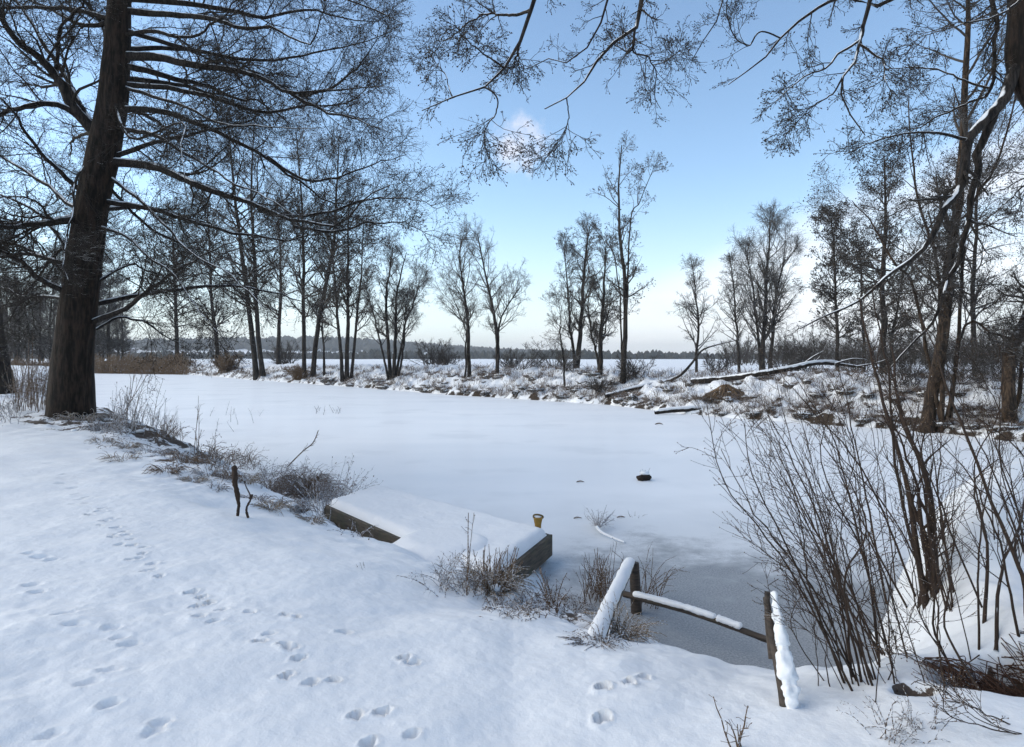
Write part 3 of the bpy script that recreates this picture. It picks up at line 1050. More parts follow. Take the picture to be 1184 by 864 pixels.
# frozen-in lump with a cap of snow, out on the ice
b = G(746, 555, 0)
cl = empty('frozen_stump', b, 'small dark stump with a cap of snow frozen into the middle of the pond', 'stump')
rng = np.random.default_rng(8)
mb = MB()
for k in range(5):
    blob(mb, b + [rng.normal() * .045, rng.normal() * .04, .045], .075, rng, .8)
mb.build('wood', M['earth'], cl)
mb = MB()
blob(mb, b + [-.01, 0, .125], .085, rng, .5)
mb.build('snow_cap', M['snow'], cl)
mb = MB()
for k in range(8):
    a = b + [rng.uniform(-.1, .1), rng.uniform(-.05, .05), .05]
    mb.tubes(path([a, a + [rng.normal() * .04, 0, rng.uniform(.1, .22)]], 4), np.linspace(.004, .002, 4), 4)
mb.build('stalk', M['weed'], cl)

# branch lying on the ice
b = G(696, 612, 0)
fb = empty('fallen_branch', b, 'fallen branch with a snowy stem and a fan of twigs lying on the ice', 'branch')
mb = MB()
pp = path([G(722, 627, .02), G(705, 620, .04), G(695, 615, .06), G(690, 609, .10)], 16)
mb.tubes(pp, np.linspace(.012, .020, 16), 7, cap=True)
mb.build('stem', M['snow'], fb)
mb = MB()
rng = np.random.default_rng(12)
st_ = np.array([path([G(692, 611, .08), P(692 + rng.uniform(-16, 22), 611 - rng.uniform(2, 18), b[1] + .1 + rng.uniform(0, .6)) * [1, 1, 0] + [0, 0, rng.uniform(.02, .2)]], 5) for _ in range(16)])
R_ = np.tile(np.linspace(.005, .003, 5), (16, 1))
mb.tubes(st_, R_, 4)
P2, R2 = grow(rng, st_, R_, 5, .2, 1, .16, .6, 3, .01, .25, .8, .002)
mb.tubes(P2, R2, 3)
mb.build('twig_sprays', M['weed'], fb)
for k, (px, py, lab) in enumerate([(668, 600, 'short dark stick lying on the ice left of the fallen branch'), (718, 599, 'dark leaf scrap on the ice right of the fallen branch'),
                                   (762, 491, 'small dark stick on the ice below the far bank logs'), (671, 558, 'tiny dark speck of bark on the open ice')]):
    b = G(px, py, 0)
    s = b[1] / 8
    mb = MB()
    mb.tubes(path([b + [-.05 * s, 0, .008], b + [0, .02, .016 * s], b + [.05 * s, .01, .008]], 6), np.array([.004, .008, .009, .008, .006, .003]) * s, 6, cap=True)
    tag(mb.build('stick' if k != 1 else 'dead_leaf', M['weed_brown']), lab, 'stick' if k != 1 else 'leaf')
plant('reed_stubble', 'pair of short reed tips frozen into the ice left of the willow', 'reeds', (730, 596, 740, 600), 6, 9, M['weed'], 50, (0, 0), .4, 0, 0, 0, .003)
plant('reed_stubble', 'line of thin grass tips frozen into the ice beyond the leaning branch', 'reeds', (360, 474, 395, 480), 12, 10, M['weed'], 51, (0, 0), .3, 0, 1, 0, .008)
plant('reed_stubble', 'a few scattered stems frozen into the ice beyond the weed patch', 'reeds', (235, 480, 300, 500), 9, 18, M['weed'], 52, (0, 0), .3, 0, 2, 0, .006)


# ------------------------------------------------------------------ trees
def barky(mb, pts, radii, S=28, K=80, relief=.06, seed=0, flare=0.0, fl_len=.6):
    """a trunk with ridged bark and root flare"""
    p = path(pts, K)
    cs = np.concatenate([[0], np.cumsum(np.linalg.norm(np.diff(np.asarray(pts, float), axis=0), axis=1))])
    r = np.interp(np.linspace(0, 1, K), cs / cs[-1], radii)
    T = np.gradient(p, axis=0)
    T /= np.linalg.norm(T, axis=1, keepdims=True)
    U = np.cross(T, np.array([0, 1.0, 0]))
    U /= np.linalg.norm(U, axis=1, keepdims=True)
    W = np.cross(T, U)
    a = np.arange(S) * 2 * math.pi / S
    A, Z = np.meshgrid(a, np.linspace(0, 1, K))
    h = p[:, 2][:, None] - p[0, 2]
    rr = r[:, None] * (1 + relief * perlin(np.cos(A) * 4 + 20 + seed, np.sin(A) * 4 + Z * 10, seed + 1) + relief * .8 * np.abs(perlin(np.cos(A) * 9 + 7, np.sin(A) * 9 + Z * 22, seed + 2)))
    rr = rr * (1 + flare * np.exp(-h / fl_len) * (.55 + .75 * np.maximum(0, np.sin(A * 3 + seed) + .5 * np.sin(A * 5 + 2 * seed))))
    V = p[:, None] + rr[..., None] * (np.cos(A)[..., None] * U[:, None] + np.sin(A)[..., None] * W[:, None])
    k = np.arange(K - 1)[:, None] * S
    s = np.arange(S)[None]
    mb.add(V.reshape(-1, 3), np.stack([k + s, k + (s + 1) % S, k + S + (s + 1) % S, k + S + s], -1).reshape(-1, 4))
    return p, r


def limb_path(pts, d0, dd, w0, w1, n=18, rng=None, start=None):
    """limb through photo pixels; its depth runs from d0 by dd metres, so that it reaches towards or away from the viewer"""
    m = len(pts)
    out = []
    for i, (px, py) in enumerate(pts):
        d = d0 + dd * (i / (m - 1)) ** 1.1
        out.append(P(px, py, d))
    if start is not None:
        out[0] = start
    p = path(out, n)
    r = (w1 * .55 + (w0 - w1 * .55) * (1 - np.linspace(0, 1, n)) ** 1.15) * p[:, 1] / F / 2
    return p, r


def crown_from(rng, Pl, Rl, root, spec, twig_mat, cone_mat, cone_r=None, cone_share=.5, crown='crown', cone_name='catkin_sprays'):
    """spec: list of (n, t0, t1, length, ang, K, up, wig, rr, rmin, S)"""
    mb = MB()
    Pc, Rc = Pl, Rl
    last = None
    for (n, t0, t1, ln, ang, K, upb, wig, rr, rmin, S) in spec:
        Pc, Rc = grow(rng, Pc, Rc, n, t0, t1, ln, ang, K, upb, wig, rr, rmin)
        mb.tubes(Pc, Rc, S)
        last = Pc
    o = mb.build(crown, twig_mat, root)
    if cone_r:
        E, A = ends(last)
        k = rng.random(len(E)) < cone_share
        m2 = MB()
        m2.octs(E[k], A[k] + [0, 0, -.01], rng.uniform(.8, 1.7, k.sum()) * cone_r, rng.uniform(.5, .9, k.sum()) * cone_r)
        m2.build(cone_name, cone_mat, root)
    return o


# ---- the big alder on the left
D0 = 12.0
b0 = on_near(D0 * (82 - CX) / F, D0)
big = empty('alder_tree', b0, 'massive dark leaning alder trunk with long drooping limbs on the near bank', 'tree')
cl_px = [(82, 496, 60), (83, 450, 54), (86, 400, 47), (95, 320, 44), (106, 240, 41), (119, 180, 40), (130, 120, 37), (135, 60, 32), (138, 0, 29), (141, -120, 26), (143, -260, 20), (146, -420, 12), (150, -520, 5)]
mb = MB()
tp, tr = barky(mb, [P(x, y, D0) for x, y, w in cl_px], [w / 2 * .83 * D0 / F for x, y, w in cl_px], 48, 190, .06, 4, .06, .3)
mb.build('trunk', M['bark'], big)
rng = np.random.default_rng(101)
LIMBS = [  # pixels, depth change, width at start, width at end
    ([(132, 188), (180, 195), (240, 222), (300, 243), (341, 263), (372, 271), (394, 272), (410, 262), (421, 243), (450, 228)], -1.5, 11, 2.2),
    ([(138, 126), (180, 128), (226, 141), (271, 162), (310, 182), (340, 205), (364, 220), (391, 241), (425, 246)], 1.0, 8, 2),
    ([(122, 233), (168, 241), (210, 253), (250, 262), (290, 268), (330, 271), (380, 268)], .3, 7, 2.5),
    ([(140, 64), (180, 66), (226, 77), (271, 84), (310, 95), (343, 111), (385, 105), (415, 104), (460, 102)], -1.0, 11, 1.6),
    ([(330, 104), (350, 118), (370, 126), (388, 138), (415, 143), (442, 156), (462, 166)], -1.2, 5, 1.5),
    ([(145, 75), (180, 82), (210, 93), (240, 99), (275, 116), (300, 118), (335, 140)], 2.0, 8, 2),
    ([(143, 98), (210, 104), (256, 116), (301, 131), (340, 123), (380, 126), (400, 121), (412, 108), (418, 92)], .8, 7, 1.6),
    ([(138, 148), (180, 156), (210, 174), (256, 205), (301, 230), (330, 245)], -2.2, 6, 1.6),
    ([(146, 12), (210, 16), (250, 22), (280, 32), (319, 28), (340, 36), (370, 40), (376, 15), (384, -10)], -2.0, 8, 2),
    ([(136, 44), (171, 35), (223, 38), (250, 22), (268, 8), (290, -14)], -1.0, 6, 2.5),
    ([(146, -2), (210, 3), (256, 10), (301, 19), (350, 12), (395, 24), (430, 20)], 1.5, 8, 1.6),
    ([(108, 372), (145, 357), (173, 340), (214, 311), (252, 292), (280, 280)], -1.5, 7, 1.8),
    ([(116, 262), (150, 276), (173, 296), (202, 314), (230, 345), (262, 378)], -2.0, 4.5, 1.3),
    ([(108, 328), (139, 314), (162, 305), (190, 318), (215, 330)], 2.0, 4, 1.2),
    ([(111, 380), (140, 365), (175, 372), (210, 395), (240, 402)], 1.4, 3.5, 1.2),
    ([(128, 206), (160, 232), (195, 268), (230, 300), (270, 322), (300, 352)], -2.6, 5, 1.4),
    ([(116, 158), (87, 126), (63, 87), (39, 60), (15, 39), (0, 12), (-20, -30)], -1.0, 14, 8),
    ([(96, 140), (80, 126), (60, 120), (30, 127), (0, 138), (-40, 150)], -.8, 8, 5),
    ([(98, 252), (72, 256), (40, 259), (0, 261), (-50, 252)], -1.6, 11, 6),
    ([(84, 338), (69, 333), (43, 318), (26, 300), (0, 290), (-40, 285)], -1.0, 8, 4),
    ([(86, 320), (72, 312), (58, 299), (29, 286), (0, 280), (-30, 270)], 1.0, 6, 3.5),
    ([(124, 66), (123, 50), (117, 28), (102, 0), (90, -40)], .8, 7, 4),
    ([(66, 92), (69, 45), (84, 24), (99, 9), (120, -20)], -.8, 5, 3),
    ([(102, 246), (75, 235), (51, 214), (18, 196), (0, 187), (-40, 170)], 1.5, 6, 3),
    ([(110, 180), (85, 205), (76, 240), (60, 280), (52, 320)], -1.8, 4, 1.5),
    ([(84, 350), (60, 345), (36, 348), (10, 340), (-30, 350)], 2.4, 5, 2),
    ([(128, 100), (150, 160), (190, 150), (212, 145), (205, 180), (212, 240)], -2.8, 4, 1.5),
    ([(140, 20), (100, 30), (60, 10), (20, -5)], 2.0, 6, 3),
    ([(300, 243), (340, 250), (391, 240), (430, 226), (470, 222), (512, 230)], -1.2, 5, 1.4),
    ([(310, 182), (350, 205), (395, 205), (440, 195), (482, 182)], .6, 4.5, 1.3),
    ([(340, 262), (385, 268), (425, 258), (462, 262), (492, 276)], -1.0, 4.5, 1.3),
    ([(145, 36), (230, 62), (310, 72), (390, 60), (452, 46)], 1.4, 6, 1.4),
    ([(345, 112), (390, 98), (424, 70), (440, 28)], -.6, 4.5, 1.3),
    ([(144, -24), (250, -20), (350, -8), (430, 12), (474, 36)], -1.2, 8, 1.5),
    ([(142, 100), (200, 118), (262, 150), (318, 158), (370, 166)], -2.0, 5, 1.3),
    ([(104, 140), (66, 70), (30, 10), (10, -30)], 1.2, 7, 3),
    ([(98, 225), (44, 176), (0, 118), (-30, 90)], -1.8, 6, 2.5),
    ([(90, 305), (46, 244), (0, 222), (-30, 210)], 1.2, 5, 2),
    ([(96, 270), (60, 300), (30, 352), (10, 380)], 1.6, 4, 1.4),
    ([(124, 215), (170, 262), (215, 290), (262, 338), (290, 380)], 1.8, 4, 1.2),
]
LP, LR = [], []
for pts, dd, w0, w1 in LIMBS:
    p, r = limb_path(pts, D0, dd, w0, w1, 20)
    p = p + np.cumsum(rng.normal(size=p.shape) * [.024, .03, .024], axis=0) * np.linspace(.3, 1, 20)[:, None]
    LP.append(p)
    LR.append(r)
    mb = MB()
    mb.tubes(p, r, 9, cap=True)
    mb.build('limb', M['limb_snowy'], big)
# limbs that reach towards and away from the viewer, and the top of the crown above the picture
for k, (i0, n) in enumerate([(26, 1), (34, 1), (41, 1), (47, 1), (53, 1), (58, 1), (63, 1), (70, 1), (76, 1), (82, 1), (88, 1), (95, 1), (101, 1), (110, 1), (118, 1), (126, 1)]):
    a = (k * 2.4 + .6) % math.pi if k % 4 else k * 2.4 + .6
    a = a + .35 if k > 8 else a
    if tp[i0][2] < 8.5 and math.sin(a) < -.2:
        a = -a
    up0 = .25
    D = np.array([math.cos(a) * .75, math.sin(a), up0])
    ln = rng.uniform(3.2, 5.2) * (1 if i0 < 100 else .7)
    p = path([tp[i0], tp[i0] + D * ln * .35, tp[i0] + D * ln * .7 + [0, 0, -.25], tp[i0] + D * ln + [0, 0, -.9 + .5 * rng.random()]], 20)
    p = p + np.cumsum(rng.normal(size=p.shape) * .03, axis=0) * np.linspace(0, 1, 20)[:, None]
    r = np.linspace(.055, .012, 20)
    LP.append(p)
    LR.append(r)
    mb = MB()
    mb.tubes(p, r, 8, cap=True)
    mb.build('limb', M['limb_snowy'], big)
LP, LR = np.array(LP), np.array(LR)
crown_from(rng, LP, LR, big, [
    (18, .20, 1.0, 1.5, .75, 10, .012, .20, .36, .0055, 5),
    (11, .10, 1.0, .60, .85, 7, .0, .26, .55, .0032, 3),
    (7, .12, 1.0, .22, .85, 4, .01, .26, .7, .0022, 3)], M['twig'], M['cone'], .013, .34)

# ---- trunk at the left edge
b1 = on_near(17.5 * (4 - CX) / F, 17.5)
t1 = empty('old_trunk', b1, 'dark snow streaked trunk cut off by the left edge', 'tree')
mb = MB()
d1 = b1[1]
barky(mb, [P(2, 456, d1), P(0, 430, d1), P(-5, 390, d1), P(-12, 330, d1), P(-24, 230, d1), P(-40, 60, d1)], [12 * d1 / F, 10 * d1 / F, 8 * d1 / F, 7 * d1 / F, 6 * d1 / F, 5 * d1 / F], 24, 70, .16, 9, .2, .4)
mb.build('trunk', M['limb_snowy'], t1)


# ---- bare trees on the far bank
def far_tree(label, d, stems, seed, n=34, t0=.3, L1=.2, ang=.85, upb=.06, prof='alder', mat='far_twig', bark='far_bark', dens=1.0, cones=0.0, rk=1.0, name='bare_tree', group='bare trees on the far bank', bow=.12):
    rng = np.random.default_rng(seed)
    px0, py0 = stems[0][0][0]
    c = on_far(px0, d)
    root = empty(name, c, label, 'tree', group)
    Ps, Rs = [], []
    for pts, w in stems:
        pp = [on_far(pts[0][0], d) - [0, 0, .25]]
        z0 = pp[0][2]
        for i, (px, py) in enumerate(pts[1:]):
            pp.append(P(px, py, d + rng.normal() * .4))
        p = path(pp, 26)
        jit = np.cumsum(rng.normal(size=p.shape) * .03, axis=0)
        p = p + jit * np.sin(np.linspace(0, math.pi, 26))[:, None]
        r0 = w / 2 * d / F
        r = r0 * np.linspace(1, .12, 26) ** .85
        r[0] *= 1.35
        r[1] *= 1.08
        mb = MB()
        mb.tubes(p, r, 9)
        mb.build('trunk', M[bark], root)
        Ps.append(p)
        Rs.append(r)
    Ps, Rs = np.array(Ps), np.array(Rs)
    H = (stems[0][0][0][1] - stems[0][0][-1][1]) * d / F
    rm = d * .00013 * rk

    def ln(idx, t, rg):
        u = (t - t0) / (1 - t0)
        if prof == 'alder':
            s = (.55 + .9 * np.sin(np.clip(u, 0, 1) * 2.6 + .35)) * .75
        elif prof == 'vase':
            s = 1.15 - .75 * u
        elif prof == 'cone':
            s = 1.2 * (1 - u) + .15
        else:
            s = .9 * (1 - .5 * u)
        return H * L1 * s * rg.uniform(.6, 1.2, len(t))
    nn = max(6, int(n / len(stems) ** .6))
    mb = MB()
    P1, R1 = grow(rng, Ps, Rs, nn, t0, .99, ln, ang, 9, upb, bow, .5, rm * 2.2)
    mb.tubes(P1, R1, 5)
    P2, R2 = grow(rng, P1, R1, max(3, int(6.5 * dens)), .15, 1, H * L1 * .42, .7, 6, upb * .6, .15, .6, rm * 1.5)
    mb.tubes(P2, R2, 4)
    P3, R3 = grow(rng, P2, R2, max(3, int(6 * dens)), .1, 1, H * L1 * .2, .7, 4, upb * .4, .18, .65, rm)
    mb.tubes(P3, R3, 3)
    P4, R4 = grow(rng, P3, R3, max(2, int(4.4 * dens)), .1, 1, H * L1 * .12, .7, 3, .02, .2, .75, rm * .8)
    mb.tubes(P4, R4, 3)
    mb.build('crown', M[mat], root)
    if cones:
        E, A = ends(P4)
        k = rng.random(len(E)) < cones
        m2 = MB()
        m2.octs(E[k], A[k], rng.uniform(.7, 1.5, k.sum()) * d * .0011, rng.uniform(.5, .9, k.sum()) * d * .0011)
        m2.build('catkin_sprays', M['cone'], root)
    return root


T = far_tree
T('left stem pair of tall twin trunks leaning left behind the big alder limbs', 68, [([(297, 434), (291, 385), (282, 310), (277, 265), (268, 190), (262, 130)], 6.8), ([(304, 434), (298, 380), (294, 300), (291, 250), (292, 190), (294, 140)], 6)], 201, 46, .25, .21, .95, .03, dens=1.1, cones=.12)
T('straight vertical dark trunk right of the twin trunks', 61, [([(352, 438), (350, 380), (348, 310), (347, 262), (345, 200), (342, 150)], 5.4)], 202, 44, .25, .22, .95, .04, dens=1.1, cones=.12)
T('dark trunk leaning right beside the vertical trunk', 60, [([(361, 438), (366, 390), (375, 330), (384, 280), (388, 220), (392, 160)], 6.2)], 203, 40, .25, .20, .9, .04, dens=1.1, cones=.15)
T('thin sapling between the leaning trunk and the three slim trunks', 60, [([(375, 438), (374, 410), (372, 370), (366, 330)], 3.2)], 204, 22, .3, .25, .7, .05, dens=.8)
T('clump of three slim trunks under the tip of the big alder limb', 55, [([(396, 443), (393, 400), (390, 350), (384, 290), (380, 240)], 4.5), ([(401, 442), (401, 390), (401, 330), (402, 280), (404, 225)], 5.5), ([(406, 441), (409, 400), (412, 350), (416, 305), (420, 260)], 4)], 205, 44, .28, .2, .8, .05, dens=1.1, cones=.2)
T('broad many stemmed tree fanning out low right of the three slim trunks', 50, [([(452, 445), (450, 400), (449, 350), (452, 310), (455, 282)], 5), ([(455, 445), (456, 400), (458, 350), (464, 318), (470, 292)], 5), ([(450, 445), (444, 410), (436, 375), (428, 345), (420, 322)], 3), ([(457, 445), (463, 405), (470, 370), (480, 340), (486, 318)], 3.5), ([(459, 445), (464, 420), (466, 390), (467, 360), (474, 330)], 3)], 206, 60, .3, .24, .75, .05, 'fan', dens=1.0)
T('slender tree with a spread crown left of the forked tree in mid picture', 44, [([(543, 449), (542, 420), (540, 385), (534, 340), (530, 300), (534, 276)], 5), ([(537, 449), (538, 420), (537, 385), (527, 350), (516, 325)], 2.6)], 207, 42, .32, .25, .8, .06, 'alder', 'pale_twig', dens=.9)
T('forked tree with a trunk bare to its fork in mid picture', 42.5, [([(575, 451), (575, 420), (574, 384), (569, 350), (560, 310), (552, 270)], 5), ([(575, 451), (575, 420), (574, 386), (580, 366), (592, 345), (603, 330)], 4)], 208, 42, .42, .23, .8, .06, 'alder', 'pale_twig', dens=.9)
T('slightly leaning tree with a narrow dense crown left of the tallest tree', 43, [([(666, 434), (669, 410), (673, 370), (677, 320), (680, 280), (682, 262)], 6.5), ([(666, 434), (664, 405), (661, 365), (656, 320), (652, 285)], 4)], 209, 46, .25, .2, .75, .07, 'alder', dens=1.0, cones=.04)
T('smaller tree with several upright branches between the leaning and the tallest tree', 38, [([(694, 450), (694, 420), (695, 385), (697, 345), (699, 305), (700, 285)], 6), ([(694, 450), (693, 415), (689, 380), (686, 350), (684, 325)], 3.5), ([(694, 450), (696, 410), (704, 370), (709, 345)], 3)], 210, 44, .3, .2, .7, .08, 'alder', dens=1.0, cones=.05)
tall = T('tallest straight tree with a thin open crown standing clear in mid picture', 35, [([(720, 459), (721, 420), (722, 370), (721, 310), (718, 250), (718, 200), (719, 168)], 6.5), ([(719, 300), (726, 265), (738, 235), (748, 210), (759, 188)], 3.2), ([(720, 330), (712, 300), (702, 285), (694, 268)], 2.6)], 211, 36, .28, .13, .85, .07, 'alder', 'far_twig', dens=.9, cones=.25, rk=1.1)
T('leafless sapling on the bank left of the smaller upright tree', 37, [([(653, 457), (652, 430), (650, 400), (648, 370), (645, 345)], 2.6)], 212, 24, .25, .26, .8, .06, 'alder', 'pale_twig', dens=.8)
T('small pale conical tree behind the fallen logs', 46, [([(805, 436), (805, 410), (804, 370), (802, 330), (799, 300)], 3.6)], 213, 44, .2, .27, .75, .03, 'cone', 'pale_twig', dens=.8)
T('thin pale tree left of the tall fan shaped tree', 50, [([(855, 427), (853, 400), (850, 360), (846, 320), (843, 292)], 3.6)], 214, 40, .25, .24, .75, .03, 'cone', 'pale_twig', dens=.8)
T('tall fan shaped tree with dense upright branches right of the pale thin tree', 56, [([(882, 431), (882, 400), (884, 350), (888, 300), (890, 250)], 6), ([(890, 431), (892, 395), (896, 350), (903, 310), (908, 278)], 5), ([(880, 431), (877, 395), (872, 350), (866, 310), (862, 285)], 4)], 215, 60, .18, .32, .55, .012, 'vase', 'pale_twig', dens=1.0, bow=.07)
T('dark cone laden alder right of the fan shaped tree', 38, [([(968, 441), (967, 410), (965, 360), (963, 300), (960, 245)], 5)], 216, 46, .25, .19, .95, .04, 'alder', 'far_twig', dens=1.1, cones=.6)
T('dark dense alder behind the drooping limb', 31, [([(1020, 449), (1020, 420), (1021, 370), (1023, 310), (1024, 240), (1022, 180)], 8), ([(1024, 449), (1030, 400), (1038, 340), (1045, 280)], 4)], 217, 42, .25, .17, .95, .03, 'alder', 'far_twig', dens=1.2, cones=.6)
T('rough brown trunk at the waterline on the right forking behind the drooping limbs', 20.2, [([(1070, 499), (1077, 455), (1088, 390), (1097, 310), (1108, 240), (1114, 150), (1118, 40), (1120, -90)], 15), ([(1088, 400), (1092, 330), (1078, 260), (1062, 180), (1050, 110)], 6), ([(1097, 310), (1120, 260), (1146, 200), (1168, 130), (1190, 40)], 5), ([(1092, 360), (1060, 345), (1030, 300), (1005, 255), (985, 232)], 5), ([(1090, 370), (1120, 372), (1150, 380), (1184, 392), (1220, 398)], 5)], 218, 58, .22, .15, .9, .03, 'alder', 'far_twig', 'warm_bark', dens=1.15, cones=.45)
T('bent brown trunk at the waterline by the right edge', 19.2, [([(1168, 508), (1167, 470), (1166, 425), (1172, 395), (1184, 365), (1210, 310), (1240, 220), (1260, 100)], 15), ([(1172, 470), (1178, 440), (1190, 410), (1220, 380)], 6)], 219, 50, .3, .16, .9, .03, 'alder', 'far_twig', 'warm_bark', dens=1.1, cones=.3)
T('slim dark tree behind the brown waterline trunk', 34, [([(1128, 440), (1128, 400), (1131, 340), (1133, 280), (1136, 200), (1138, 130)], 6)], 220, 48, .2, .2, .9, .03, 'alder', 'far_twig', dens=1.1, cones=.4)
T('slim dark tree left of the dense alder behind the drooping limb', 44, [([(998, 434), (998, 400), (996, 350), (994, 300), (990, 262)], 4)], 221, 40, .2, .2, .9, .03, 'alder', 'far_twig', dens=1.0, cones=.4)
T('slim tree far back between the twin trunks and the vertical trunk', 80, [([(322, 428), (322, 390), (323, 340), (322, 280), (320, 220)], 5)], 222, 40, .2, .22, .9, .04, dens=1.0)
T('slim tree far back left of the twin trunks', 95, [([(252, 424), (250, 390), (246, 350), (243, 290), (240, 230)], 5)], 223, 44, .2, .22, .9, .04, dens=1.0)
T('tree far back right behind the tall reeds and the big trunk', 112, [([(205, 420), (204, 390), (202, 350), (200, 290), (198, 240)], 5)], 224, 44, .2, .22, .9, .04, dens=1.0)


# ---- dark wood beyond the reeds on the left: three trees, copied
def wood_tree(seed, h):
    rng = np.random.default_rng(seed)
    root = empty('woodland_tree', (0, 0, 0), 'bare tree in the dark wood beyond the reeds at the left edge', 'tree', 'trees of the dark wood on the left')
    p = path([[0, 0, -.4], [rng.normal() * .3, rng.normal() * .3, h * .4], [rng.normal() * .6, rng.normal() * .6, h]], 22)
    r = np.linspace(.26, .03, 22)
    mb = MB()
    mb.tubes(p, r, 8)
    tk = mb.build('trunk', M['far_bark'], root)
    mb = MB()
    P1, R1 = grow(rng, p[None], r[None], 50, .12, .99, h * .24, .95, 8, .02, .12, .4, .035)
    mb.tubes(P1, R1, 4)
    P2, R2 = grow(rng, P1, R1, 7, .1, 1, h * .1, .75, 5, .02, .15, .6, .024)
    mb.tubes(P2, R2, 3)
    P3, R3 = grow(rng, P2, R2, 8, .1, 1, h * .055, .75, 3, .0, .15, .7, .018)
    mb.tubes(P3, R3, 3)
    cr = mb.build('crown', M['far_twig'], root)
    return root, [tk, cr]


protos = [wood_tree(300, 17), wood_tree(301, 14), wood_tree(302, 20)]
rg = random.Random(77)
k = 0
spots = [(-30 + 172 * i / 39 + rg.uniform(-4, 4), 116 + rg.uniform(0, 34)) for i in range(40)]
for (px, d) in spots:
    pr, kids = protos[k % 3]
    c = on_far(px, d)
    if k < 3:
        r = pr
    else:
        r = pr.copy()
        COL.objects.link(r)
        for ch in kids:
            cc = ch.copy()
            COL.objects.link(cc)
            cc.parent = r
    r.location = c
    r.rotation_euler = (0, 0, rg.uniform(0, 6.28))
    s = rg.uniform(.8, 1.15)
    r.scale = (s, s, s)
    k += 1

